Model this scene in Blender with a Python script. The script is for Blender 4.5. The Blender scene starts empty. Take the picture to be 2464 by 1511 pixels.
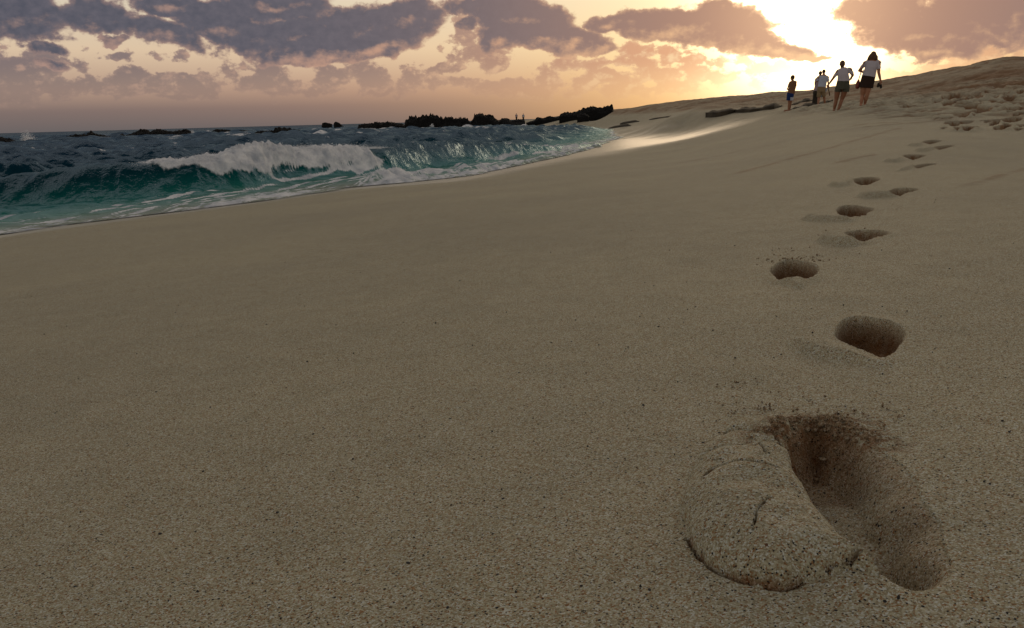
import bpy, bmesh, math, random
import numpy as np
from mathutils import Vector, Matrix

random.seed(7)
rng = np.random.default_rng(11)
scene = bpy.context.scene
COL = scene.collection

# ------------------------------------------------------------------ camera
W0, H0, F0 = 2464.0, 1511.0, 1934.0          # working pixel frame used while measuring the photo
EYE = np.array([0.0, 0.0, 1.6])               # sea level is z = 0
PITCH, ROLL = math.atan(468 / F0), math.atan(0.0267)
FWD = np.array([0, math.cos(PITCH), -math.sin(PITCH)])
_R0, _U0 = np.array([1.0, 0, 0]), np.array([0, math.sin(PITCH), math.cos(PITCH)])
RGT = _R0 * math.cos(ROLL) - _U0 * math.sin(ROLL)
UPV = _U0 * math.cos(ROLL) + _R0 * math.sin(ROLL)
cam_d = bpy.data.cameras.new("camera")
cam_d.sensor_width = 36.0
cam_d.lens = 36.0 * F0 / W0
cam_d.clip_start, cam_d.clip_end = 0.02, 20000
cam = bpy.data.objects.new("camera", cam_d)
COL.objects.link(cam)
M = Matrix.Identity(4)
for i in range(3):
    M[i][0], M[i][1], M[i][2], M[i][3] = RGT[i], UPV[i], -FWD[i], EYE[i]
cam.matrix_world = M
scene.camera = cam


def ray(px, py):
    return FWD + RGT * ((px - W0 / 2) / F0) + UPV * ((H0 / 2 - py) / F0)


def at_y(px, py, y):
    d = ray(px, py)
    return EYE + d * (y / d[1])


def at_z(px, py, z):
    d = ray(px, py)
    return EYE + d * ((z - EYE[2]) / d[2])


def azel(px, py):
    d = ray(px, py)
    d = d / np.linalg.norm(d)
    return math.degrees(math.atan2(d[0], d[1])), math.degrees(math.asin(d[2]))


# ------------------------------------------------------------------ small numeric helpers
def _hash(ix, iy, seed):
    h = (ix.astype(np.int64) * 374761393 + iy.astype(np.int64) * 668265263 + seed * 1442695041) & 0xFFFFFFFF
    h = ((h ^ (h >> 13)) * 1274126177) & 0xFFFFFFFF
    h = (h ^ (h >> 16)) & 0xFFFF
    return h


def perlin(x, y, seed=0):
    x = np.asarray(x, float); y = np.asarray(y, float)
    ix, iy = np.floor(x), np.floor(y)
    fx, fy = x - ix, y - iy
    ux, uy = fx * fx * fx * (fx * (fx * 6 - 15) + 10), fy * fy * fy * (fy * (fy * 6 - 15) + 10)

    def g(a, b):
        ang = _hash(ix + a, iy + b, seed) * (2 * math.pi / 65536)
        return np.cos(ang) * (fx - a) + np.sin(ang) * (fy - b)
    a = g(0, 0); b = g(1, 0); c = g(0, 1); d = g(1, 1)
    return 1.5 * ((a + ux * (b - a)) * (1 - uy) + (c + ux * (d - c)) * uy)


def fbm(x, y, octaves=4, seed=0, gain=.5):
    s, amp, t = 0, 1, 0
    for o in range(octaves):
        s = s + amp * perlin(x * 2 ** o, y * 2 ** o, seed + o * 17)
        t += amp
        amp *= gain
    return s / t


def sstep(a, b, x):
    t = np.clip((x - a) / (b - a), 0, 1)
    return t * t * (3 - 2 * t)


def catmull(pts, n=6, closed=True):
    p = np.array(pts, float)
    m = len(p)
    out = []
    for i in range(m if closed else m - 1):
        if closed:
            a, b, c, d = p[(i - 1) % m], p[i], p[(i + 1) % m], p[(i + 2) % m]
        else:
            a, b, c, d = p[max(i - 1, 0)], p[i], p[i + 1], p[min(i + 2, m - 1)]
        for k in range(n):
            t = k / n
            out.append(.5 * (2 * b + (c - a) * t + (2 * a - 5 * b + 4 * c - d) * t * t + (3 * b - a - 3 * c + d) * t ** 3))
    if not closed:
        out.append(p[-1])
    return np.array(out)


def seg_dist(X, Y, poly, closed=True):
    best = np.full(X.shape, 1e9)
    m = len(poly)
    for i in range(m if closed else m - 1):
        a, b = poly[i], poly[(i + 1) % m]
        d = b - a
        L = max(d @ d, 1e-12)
        t = np.clip(((X - a[0]) * d[0] + (Y - a[1]) * d[1]) / L, 0, 1)
        best = np.minimum(best, (X - a[0] - t * d[0]) ** 2 + (Y - a[1] - t * d[1]) ** 2)
    return np.sqrt(best)


def sdf(X, Y, poly):
    """distance to a closed outline, positive inside"""
    ins = np.zeros(X.shape, bool)
    m = len(poly)
    for i in range(m):
        a, b = poly[i], poly[(i + 1) % m]
        if a[1] == b[1]:
            continue
        c = (a[1] > Y) != (b[1] > Y)
        ins ^= c & (X < (b[0] - a[0]) * (Y - a[1]) / (b[1] - a[1]) + a[0])
    d = seg_dist(X, Y, poly)
    return np.where(ins, d, -d)


def idw(X, Y, pts, vals, p=2.5):
    num, den = 0, 0
    for q, v in zip(pts, vals):
        w = 1 / (((X - q[0]) ** 2 + (Y - q[1]) ** 2) + 2.5e-4) ** (p / 2)
        num = num + w * v
        den = den + w
    return num / den


# ------------------------------------------------------------------ terrain shape
NX, NY = .871, -.49


def z_plane(X, Y):
    n = NX * X + NY * Y
    return 1.2 + 2.4 * np.tanh(.093 * n / 2.4)


# measured points of the beach: pixel and forward distance
CTRL = [
    # water's edge
    (0, 570, 12.0), (220, 538, 13.7), (430, 512, 15.2), (640, 484, 17.2), (860, 454, 19.3), (1000, 440, 21), (1136, 424, 23), (1320, 386, 29),
    (1420, 357, 39), (1490, 337, 53), (1500, 320, 74), (1482, 306, 112), (1440, 298.5, 185), (1290, 300, 205),
    # wet sand edge and tongue
    (1437, 376, 28), (1631, 340, 33), (1783, 296, 39), (1560, 318, 60), (1640, 306, 55), (1612, 286, 58), (1670, 272, 56),
    # rock shelf line and dune foot
    (1466, 303, 120), (1573, 284, 95), (1719, 265, 78), (1874, 244, 66), (1968, 236, 60),
    # dune crest
    (1480, 268, 155), (1540, 259, 140), (1600, 250, 128), (1700, 239, 112), (1800, 230, 100), (1900, 222, 90), (2000, 212, 80), (2100, 199, 72), (2200, 185, 64), (2330, 160, 56),
    (2420, 142, 50), (2464, 141, 49), (2600, 128, 48), (2800, 110, 46),
    # behind the crest
    (1480, 272, 200), (1600, 258, 180), (1800, 240, 140), (2000, 224, 115), (2200, 200, 95), (2420, 165, 80), (2600, 150, 78), (2800, 140, 76),
    # tongue of sand to the far rocks
    (1400, 279, 190), (1350, 288, 200), (1400, 290, 170),
    # where the walkers stand and the slope round them
    (1898, 267, 35), (1968, 253, 41), (2012, 268, 27.5), (2077, 254, 26.5), (2200, 250, 25), (2340, 222, 30), (2464, 196, 33), (2200, 222, 40), (2464, 230, 24), (2464, 300, 15), (2800, 270, 16), (2800, 200, 30),
    (1850, 285, 33), (2100, 300, 17),
    (2300, 310, 14.6), (2240, 342, 9.6), (2464, 380, 8.0),
]


def _feat(X, Y):
    r = np.sqrt(X * X + Y * Y) + 1e-9
    return np.arctan2(X, Y) * (18 / math.pi), np.log(r) * 1.3, r


_P, _V = [], []
for px, py, y in CTRL:
    p = at_y(px, py, y)
    a, l, r = _feat(p[0], p[1])
    _P.append((a, l)); _V.append((p[2] - z_plane(p[0], p[1])) / r)
for ang in (-60, -45, -32, -20, -8, 4, 16, 28, 40, 55):
    for r in (.25, .7, 1.6, 3.5):
        _P.append((ang / 10, math.log(r) * 1.3)); _V.append(0)
for ang, r in ((-60, 8), (-45, 8), (-30, 7), (-15, 7), (0, 7), (15, 6.5), (26, 7.5), (-25, 10), (-10, 12), (5, 14), (12, 20)):
    _P.append((ang / 10, math.log(r) * 1.3)); _V.append(0)
for ang, r, z in ((-55, 20, -1.0), (-40, 22, -.9), (-25, 30, -1.1), (-12, 45, -1.2), (-45, 80, -2), (-20, 90, -2), (-5, 90, -1.5), (-55, 300, -5), (-30, 300, -5), (-10, 350, -4), (20, 400, 1.5), (40, 400, 2), (3, 100, -.9), (0, 60, -.9), (5, 150, -.8), (0, 45, -.7)):
    X, Y = r * math.sin(math.radians(ang)), r * math.cos(math.radians(ang))
    _P.append((ang / 10, math.log(r) * 1.3)); _V.append((z - z_plane(X, Y)) / r)
_P = np.array(_P); _V = np.array(_V)


def _tps(d2):
    return .5 * d2 * np.log(d2 + 1e-9)


_D = ((_P[:, None] - _P[None]) ** 2).sum(-1)
_n = len(_P)
_A = np.zeros((_n + 3, _n + 3))
_A[:_n, :_n] = _tps(_D) + 2e-3 * np.eye(_n)
_A[:_n, _n] = 1; _A[:_n, _n + 1:] = _P
_A[_n:, :_n] = _A[:_n, _n:].T
_W = np.linalg.solve(_A, np.concatenate([_V, np.zeros(3)]))


def z_base(X, Y):
    X = np.asarray(X, float); Y = np.asarray(Y, float)
    sh = X.shape
    X, Y = X.ravel(), Y.ravel()
    out = np.empty(X.shape)
    for s in range(0, len(X), 60000):
        x, y = X[s:s + 60000], Y[s:s + 60000]
        a, l, r = _feat(x, y)
        d2 = (a[:, None] - _P[None, :, 0]) ** 2 + (l[:, None] - _P[None, :, 1]) ** 2
        v = _tps(d2) @ _W[:_n] + _W[_n] + _W[_n + 1] * a + _W[_n + 2] * l
        fade = sstep(.3, 1.2, r) * (1 - sstep(58, 75, np.abs(a) * 10))
        zz = z_plane(x, y) + r * v * fade
        out[s:s + 60000] = zz
    return out.reshape(sh)


def ground(px, py, extra=0.0):
    d = ray(px, py)
    t = np.exp(np.linspace(math.log(.25), math.log(320), 6000))
    P = EYE[None] + d[None] * t[:, None]
    z = z_base(P[:, 0], P[:, 1]) + extra
    k = np.argmax(P[:, 2] < z)
    if P[k, 2] >= z[k]:
        k = np.argmin(P[:, 2] - z)
    return P[k]


# ------------------------------------------------------------------ objects, names and labels
def tag(o, label=None, cat=None, group=None, kind=None):
    for k, v in (("label", label), ("category", cat), ("group", group), ("kind", kind)):
        if v:
            o[k] = v
    return o


def mesh_obj(name, V, Fc, mat=None, parent=None, smooth=True, attrs=None):
    me = bpy.data.meshes.new(name)
    V = np.asarray(V, np.float32)
    Fc = np.asarray(Fc, np.int32)
    me.vertices.add(len(V)); me.vertices.foreach_set("co", V.ravel())
    k = Fc.shape[1]
    me.loops.add(Fc.size); me.loops.foreach_set("vertex_index", Fc.ravel())
    me.polygons.add(len(Fc))
    me.polygons.foreach_set("loop_start", np.arange(0, Fc.size, k, dtype=np.int32))
    me.polygons.foreach_set("loop_total", np.full(len(Fc), k, np.int32))
    me.update(calc_edges=True)
    me.polygons.foreach_set("use_smooth", np.full(len(Fc), smooth, bool))
    for n, a in (attrs or {}).items():
        at = me.attributes.new(n, "FLOAT", "POINT")
        at.data.foreach_set("value", np.asarray(a, np.float32))
    if mat:
        me.materials.append(mat)
    o = bpy.data.objects.new(name, me)
    COL.objects.link(o)
    if parent:
        o.parent = parent
    return o


def empty(name, loc, rz=0):
    o = bpy.data.objects.new(name, None)
    o.empty_display_size = .2
    COL.objects.link(o)
    o.location = loc
    o.rotation_euler = (0, 0, rz)
    return o


def lin(r, g, b):
    f = lambda c: (c / 255 / 12.92) if c / 255 <= .04045 else ((c / 255 + .055) / 1.055) ** 2.4
    return (f(r), f(g), f(b), 1.0)


# ------------------------------------------------------------------ node helper
class NT:
    def __init__(s, tree):
        s.t = tree
        s.n = tree.nodes
        s.l = tree.links

    def put(s, sock, v):
        if isinstance(v, bpy.types.NodeSocket):
            s.l.new(v, sock)
        elif v is not None:
            sock.default_value = v

    def node(s, kind, **kw):
        nd = s.n.new(kind)
        for k, v in kw.items():
            setattr(nd, k, v)
        return nd

    def m(s, op, a, b=None, c=None, clamp=False):
        nd = s.node("ShaderNodeMath", operation=op, use_clamp=clamp)
        s.put(nd.inputs[0], a); s.put(nd.inputs[1], b); s.put(nd.inputs[2], c)
        return nd.outputs[0]

    def mix(s, f, a, b, blend="MIX"):
        nd = s.node("ShaderNodeMix", data_type="RGBA", blend_type=blend)
        s.put(nd.inputs[0], f); s.put(nd.inputs[6], a); s.put(nd.inputs[7], b)
        return nd.outputs[2]

    def mixf(s, f, a, b):
        nd = s.node("ShaderNodeMix", data_type="FLOAT")
        s.put(nd.inputs[0], f); s.put(nd.inputs[2], a); s.put(nd.inputs[3], b)
        return nd.outputs[0]

    def ss(s, x, a, b, lo=0.0, hi=1.0):
        nd = s.node("ShaderNodeMapRange", interpolation_type="SMOOTHSTEP")
        s.put(nd.inputs[0], x); s.put(nd.inputs[1], a); s.put(nd.inputs[2], b); s.put(nd.inputs[3], lo); s.put(nd.inputs[4], hi)
        return nd.outputs[0]

    def lr(s, x, a, b, lo=0.0, hi=1.0):
        nd = s.node("ShaderNodeMapRange")
        s.put(nd.inputs[0], x); s.put(nd.inputs[1], a); s.put(nd.inputs[2], b); s.put(nd.inputs[3], lo); s.put(nd.inputs[4], hi)
        return nd.outputs[0]

    def ramp(s, f, stops, interp="LINEAR"):
        nd = s.node("ShaderNodeValToRGB")
        cr = nd.color_ramp
        cr.interpolation = interp
        while len(cr.elements) < len(stops):
            cr.elements.new(.5)
        for e, (p, c) in zip(cr.elements, stops):
            e.position = p
            e.color = c if len(c) == 4 else (*c, 1)
        s.put(nd.inputs[0], f)
        return nd.outputs[0]

    def noise(s, vec, scale, detail=4, rough=.55, out="Fac", dim="3D", dist=0.0):
        nd = s.node("ShaderNodeTexNoise", noise_dimensions=dim)
        s.put(nd.inputs["Vector"], vec)
        nd.inputs["Scale"].default_value = scale
        nd.inputs["Detail"].default_value = detail
        nd.inputs["Roughness"].default_value = rough
        nd.inputs["Distortion"].default_value = dist
        return nd.outputs[out]

    def attr(s, name):
        nd = s.node("ShaderNodeAttribute", attribute_name=name)
        return nd.outputs["Fac"]

    def vm(s, op, a, b=None):
        nd = s.node("ShaderNodeVectorMath", operation=op)
        s.put(nd.inputs[0], a)
        if b is not None:
            s.put(nd.inputs[1], b)
        return nd.outputs[1] if op in ("DOT_PRODUCT", "LENGTH", "DISTANCE") else nd.outputs[0]

    def comb(s, x, y, z):
        nd = s.node("ShaderNodeCombineXYZ")
        s.put(nd.inputs[0], x); s.put(nd.inputs[1], y); s.put(nd.inputs[2], z)
        return nd.outputs[0]


def material(name):
    m = bpy.data.materials.new(name)
    m.use_nodes = True
    t = NT(m.node_tree)
    return m, t, t.n["Principled BSDF"], t.n["Material Output"]


def plain(name, col, rough=.8, var=.18, scale=30, spec=.3, bump=0):
    m, t, b, o = material(name)
    co = t.node("ShaderNodeTexCoord").outputs["Object"]
    n = t.noise(co, scale, 5)
    c2 = tuple(c * (1 - var) for c in col[:3]) + (1,)
    c3 = tuple(min(c * (1 + var), 1) for c in col[:3]) + (1,)
    t.put(b.inputs["Base Color"], t.ramp(n, [(.3, c2), (.7, c3)]))
    b.inputs["Roughness"].default_value = rough
    b.inputs["Specular IOR Level"].default_value = spec
    if bump:
        bn = t.node("ShaderNodeBump")
        bn.inputs["Strength"].default_value = .6
        bn.inputs["Distance"].default_value = bump
        t.put(bn.inputs["Height"], n)
        t.put(b.inputs["Normal"], bn.outputs[0])
    return m


# ------------------------------------------------------------------ sand material
def sand_material():
    m, t, b, o = material("sand_grains")
    pos = t.node("ShaderNodeNewGeometry").outputs["Position"]
    damp_shade, wet = t.attr("damp_shade"), t.attr("wet")
    v1 = t.node("ShaderNodeTexVoronoi", feature="F1")
    t.put(v1.inputs["Vector"], pos); v1.inputs["Scale"].default_value = 640
    g1 = t.node("ShaderNodeSeparateColor"); t.put(g1.inputs[0], v1.outputs["Color"])
    col = t.ramp(g1.outputs[0], [
        (0.0, (.022, .021, .022)), (.035, (.035, .03, .03)), (.04, (.24, .115, .042)), (.15, (.33, .19, .085)),
        (.16, (.27, .222, .138)), (.5, (.365, .315, .200)), (.52, (.42, .375, .250)), (.84, (.49, .45, .325)), (.86, (.55, .535, .45)), (1, (.61, .61, .54))])
    # larger dark and rust coloured grains, few
    v2 = t.node("ShaderNodeTexVoronoi", feature="F1")
    t.put(v2.inputs["Vector"], pos); v2.inputs["Scale"].default_value = 190
    g2 = t.node("ShaderNodeSeparateColor"); t.put(g2.inputs[0], v2.outputs["Color"])
    spot = t.m("MULTIPLY", t.m("LESS_THAN", v2.outputs["Distance"], .30), t.m("LESS_THAN", g2.outputs[0], .045))
    col = t.mix(spot, col, t.ramp(g2.outputs[1], [(0, (.018, .017, .02)), (.6, (.03, .026, .026)), (.7, (.17, .075, .03)), (1, (.28, .15, .07))]))
    # broad drift of tone across the beach
    big = t.noise(pos, .55, 5, .55)
    col = t.mix(1.0, col, t.ramp(big, [(.3, (.90, .90, .91)), (.7, (1.06, 1.05, 1.02))]), "MULTIPLY")
    med = t.noise(pos, 9, 4, .6)
    col = t.mix(1.0, col, t.ramp(med, [(.3, (.85, .89, .92)), (.7, (.965, 1.0, 1.035))]), "MULTIPLY")
    damp_shade_n = t.m("MULTIPLY", damp_shade, t.lr(t.noise(pos, 60, 4), .3, .65, .72, 1.0))  # damp sand, plus the shade painted on the trampled slope and dune
    col = t.mix(damp_shade_n, col, t.mix(1.0, col, (.44, .185, .055, 1), "MULTIPLY"))
    wetn = t.m("MULTIPLY", wet, 1.0)
    col = t.mix(wetn, col, t.mix(1.0, col, (.80, .77, .74, 1), "MULTIPLY"))
    t.put(b.inputs["Base Color"], col)
    t.put(b.inputs["Roughness"], t.mixf(wetn, .88, .36))
    t.put(b.inputs["Specular IOR Level"], t.mixf(wetn, .25, .40))
    h1 = t.m("MULTIPLY", t.m("SUBTRACT", 1.0, v1.outputs["Distance"]), .9)
    h2 = t.m("MULTIPLY", t.noise(pos, 210, 3, .6), 1.7)
    h = t.m("ADD", h1, h2)
    bn = t.node("ShaderNodeBump")
    bn.inputs["Distance"].default_value = .0011
    t.put(bn.inputs["Strength"], t.mixf(wetn, .85, .04))
    t.put(bn.inputs["Height"], h)
    t.put(b.inputs["Normal"], bn.outputs[0])
    return m


SAND = sand_material()

# ------------------------------------------------------------------ footprints (outlines measured in the photo, laid on the beach)
def G(px, py):
    return ground(px, py)[:2]


def c5(pts):                                      # points read in the enlarged lower right corner
    return [G(1574 + .5472 * x, 684.4 + .5472 * y) for x, y in pts]


def c4(pts):                                      # points read in the enlarged run of prints
    return [G((2600 + .3972 * x) * .68444, (440 + .3972 * y) * .68444) for x, y in pts]


PRINTS = []
P1D = [((640, 720), .034), ((760, 700), .036), ((900, 750), .040), ((640, 860), .076), ((720, 880), .080), ((820, 860), .076), ((900, 880), .070), ((700, 950), .062), ((790, 925), .058), ((860, 940), .058),
       ((980, 930), .055), ((800, 1010), .046), ((920, 1060), .042), ((850, 1110), .040), ((960, 1180), .038), ((1050, 1130), .042), ((1150, 1200), .046), ((1080, 1270), .044), ((1180, 1300), .046)]
P1 = dict(
    crater=catmull(c5([(560, 730), (600, 655), (680, 615), (770, 622), (870, 668), (950, 715), (1055, 765), (1125, 845), (1180, 930), (1228, 1010), (1268, 1100), (1292, 1200),
                       (1285, 1285), (1240, 1342), (1170, 1362), (1080, 1350), (1000, 1312), (930, 1262), (870, 1212), (810, 1155), (750, 1085), (695, 1018), (645, 955), (598, 900), (580, 830)]), 5),
    dpts=[ground(1574 + .5472 * q[0], 684.4 + .5472 * q[1], -d)[:2] for q, d in P1D],
    dval=[d for q, d in P1D],
    damp_shade=[.95, .95, .95, .95, .9, .9, .8, .45, .4, .55, .3, .1, .06, .08, .06, .3, .5, .3, .3],
    wpts=c5([(570, 780), (650, 640), (860, 665), (1080, 800), (1150, 950), (1270, 1150), (1250, 1330), (1080, 1345), (900, 1230), (720, 1050), (600, 900)]),
    wval=[.010, .040, .050, .080, .095, .080, .03, .018, .012, .010, .010],
    mounds=[dict(poly=catmull(c5([(545, 770), (450, 757), (330, 764), (205, 797), (150, 870), (128, 1000), (158, 1120), (222, 1222), (330, 1290), (450, 1325), (570, 1342), (680, 1312), (770, 1300), (900, 1290),
                                  (985, 1325), (925, 1262), (868, 1210), (812, 1150), (752, 1075), (690, 985), (660, 900), (640, 820)]), 4), h=.036, w=.055),
            dict(poly=catmull(c5([(335, 668), (440, 682), (540, 706), (600, 730), (560, 752), (470, 748), (390, 752), (300, 760), (200, 786), (215, 735)]), 4), h=.013, w=.012),
            dict(poly=catmull(c5([(318, 640), (380, 650), (440, 660), (500, 680), (560, 690), (600, 650), (520, 610), (400, 612)]), 4), h=.009, w=.012)],
    rim=[dict(c=c5([(600, 640)])[0], r=.07, h=.008), dict(c=c5([(900, 1300)])[0], r=.05, h=.007)],
    cracks=[catmull(c5(q), 4, False) for q in ([(318, 648), (380, 660), (440, 668), (500, 690), (560, 690)], [(190, 800), (240, 785), (300, 772), (390, 765), (470, 762), (530, 772)],
                                               [(215, 945), (260, 918), (330, 910), (390, 915), (470, 928), (535, 935)], [(430, 795), (460, 830), (480, 870)],
                                               [(500, 1080), (450, 1130), (440, 1170), (430, 1210)], [(760, 1297), (830, 1290), (895, 1275)], [(480, 690), (540, 730), (560, 760)],
                                               [(150, 1120), (205, 1208), (300, 1278), (400, 1310), (490, 1332), (580, 1345), (650, 1322)])],
    label="large deep footprint in the near sand with a cracked mound pushed up beside it")
PRINTS.append(P1)


def simple_print(poly, depth, w, mounds, label, rim=()):
    PRINTS.append(dict(crater=catmull(poly, 5), depth=depth, w=w, mounds=mounds, rim=list(rim), cracks=[], label=label))


simple_print(c5([(800, 200), (830, 165), (890, 150), (960, 155), (1030, 168), (1085, 190), (1104, 212), (1095, 250), (1050, 300), (1005, 328), (950, 305), (880, 275), (820, 250), (798, 225)]), 0.059, .02,
             [dict(poly=catmull(c5([(560, 240), (640, 235), (760, 235), (830, 258), (920, 300), (1000, 330), (1060, 330), (1040, 358), (960, 362), (850, 340), (700, 320), (600, 285)]), 4), h=.014, w=.05)],
             "deep blunt footprint, second up the trail from the cracked mound")
simple_print(c4([(270, 1300), (330, 1235), (430, 1205), (540, 1215), (640, 1235), (700, 1275), (690, 1320), (640, 1360), (560, 1380), (505, 1358), (440, 1385), (360, 1385), (300, 1345)]), 0.057, .025,
             [dict(poly=catmull(c4([(330, 1385), (430, 1380), (510, 1365), (600, 1380), (640, 1400), (600, 1445), (500, 1458), (400, 1440)]), 4), h=.012, w=.04)],
             "footprint with a brown crumbly back wall, alone furthest from the trail line towards the water")
simple_print(c4([(925, 965), (1010, 945), (1080, 938), (1180, 940), (1270, 950), (1325, 968), (1270, 990), (1190, 1005), (1130, 1030), (1085, 1042), (1040, 1025), (980, 1000)]), 0.048, .03,
             [dict(poly=catmull(c4([(650, 1030), (740, 995), (850, 985), (930, 990), (1010, 1020), (1090, 1048), (1040, 1068), (950, 1068), (830, 1075), (720, 1055)]), 4), h=.026, w=.05)],
             "footprint with a smooth ridge of sand pushed out towards the water")
simple_print(c4([(855, 765), (900, 730), (980, 722), (1060, 730), (1130, 742), (1185, 755), (1140, 785), (1110, 810), (1030, 822), (960, 832), (905, 820), (870, 795)]), 0.052, .025,
             [dict(poly=catmull(c4([(520, 840), (640, 820), (780, 820), (900, 830), (1000, 840), (1060, 850), (900, 862), (700, 865), (580, 858)]), 4), h=.02, w=.06)],
             "dark oval footprint with crumbs along its far rim")
simple_print(c4([(1310, 600), (1370, 572), (1440, 563), (1520, 565), (1585, 572), (1530, 592), (1460, 610), (1420, 632), (1370, 622)]), 0.048, .025,
             [dict(poly=catmull(c4([(1000, 638), (1100, 615), (1220, 605), (1320, 612), (1400, 632), (1330, 640), (1200, 648), (1080, 652)]), 4), h=.028, w=.06)],
             "narrow pointed footprint beside a long low ridge of pushed sand")
simple_print(c4([(1000, 492), (1050, 475), (1130, 466), (1200, 470), (1245, 485), (1200, 508), (1150, 530), (1080, 537), (1030, 520)]), 0.052, .025,
             [dict(poly=catmull(c4([(760, 540), (850, 500), (950, 475), (1000, 480), (1030, 510), (980, 535), (880, 552)]), 4), h=.024, w=.06)],
             "dark half moon footprint with a pale mound on its water side")
simple_print(c4([(1540, 372), (1600, 355), (1670, 345), (1745, 344), (1690, 362), (1630, 378), (1580, 388)]), 0.048, .025,
             [dict(poly=catmull(c4([(1350, 420), (1420, 385), (1500, 365), (1560, 368), (1540, 390), (1450, 405)]), 4), h=.02, w=.06)],
             "thin slanted footprint with a crumbly tail")
simple_print(c4([(1445, 275), (1500, 260), (1570, 260), (1650, 270), (1600, 292), (1540, 306), (1490, 298)]), 0.052, .03,
             [dict(poly=catmull(c4([(1250, 325), (1330, 298), (1420, 290), (1470, 302), (1430, 325), (1340, 332)]), 4), h=.024, w=.07)],
             "small dark footprint, third from the far end of the trail")
simple_print(c4([(1715, 200), (1770, 188), (1840, 182), (1895, 184), (1840, 202), (1775, 218)]), 0.052, .03,
             [dict(poly=catmull(c4([(1530, 225), (1620, 205), (1700, 198), (1740, 212), (1690, 228), (1600, 235)]), 4), h=.026, w=.07)],
             "flat wedge shaped footprint near the far end of the trail")
simple_print(c4([(1618, 155), (1660, 138), (1720, 132), (1790, 140), (1740, 158), (1680, 170)]), 0.057, .03,
             [dict(poly=catmull(c4([(1465, 182), (1540, 168), (1610, 162), (1640, 176), (1570, 188)]), 4), h=.024, w=.07)],
             "last and smallest footprint of the trail below the trampled sand")
PRINTS_TRAIL = len(PRINTS)


def c6(pts):                                      # points read in the enlarged trampled slope
    return [((3000 + .2449 * x) * .68444, (190 + .2449 * y) * .68444) for x, y in pts]


TRAMPLED = [((1640, 1080), (75, 22)), ((2130, 1065), (115, 24)), ((1520, 985), (190, 30)), ((2250, 960), (140, 24)), ((1570, 880), (110, 20)), ((1850, 820), (120, 16)), ((2400, 853), (100, 16)),
            ((1640, 745), (170, 22)), ((2160, 713), (75, 16)), ((2000, 690), (85, 9)), ((2240, 622), (70, 16)), ((1770, 605), (80, 10)), ((1890, 566), (65, 14)), ((1790, 637), (80, 8)), ((1700, 795), (70, 9)),
            ((1250, 495), (60, 12)), ((2400, 560), (80, 12)), ((1320, 925), (90, 18)), ((1380, 715), (110, 18)), ((2300, 785), (110, 14)), ((1420, 630), (160, 16)), ((800, 765), (80, 12))]
_r = random.Random(5)
for _k in range(34):
    TRAMPLED.append(((1180 + 1270 * _r.random() ** .8, 560 + 560 * _r.random()), (45 + 50 * _r.random(), 8 + 7 * _r.random())))
TRAMPLED = [q for q in TRAMPLED if q[0][1] < 1110 - .0 * q[0][0] and q[0][1] > 1010 - .34 * q[0][0]]
for (cx, cy), (hx, hy) in TRAMPLED:
    q = [(cx + 1.15 * hx * math.cos(k * math.pi / 5) * (1 + .15 * math.sin(k * 7 + cx)), cy - .12 * hx * math.cos(k * math.pi / 5) + 1.5 * hy * math.sin(k * math.pi / 5)) for k in range(10)]
    poly = [G(*p) for p in c6(q)]
    if (hx + cx) % 3 < 1.1:
        poly = poly[:7]
    PRINTS.append(dict(crater=catmull(poly, 3), depth=.11, w=.07, mounds=[], rim=[], cracks=[], tr=True,
                       label="footprint in the trampled sand up the slope beside the trail"))

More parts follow.
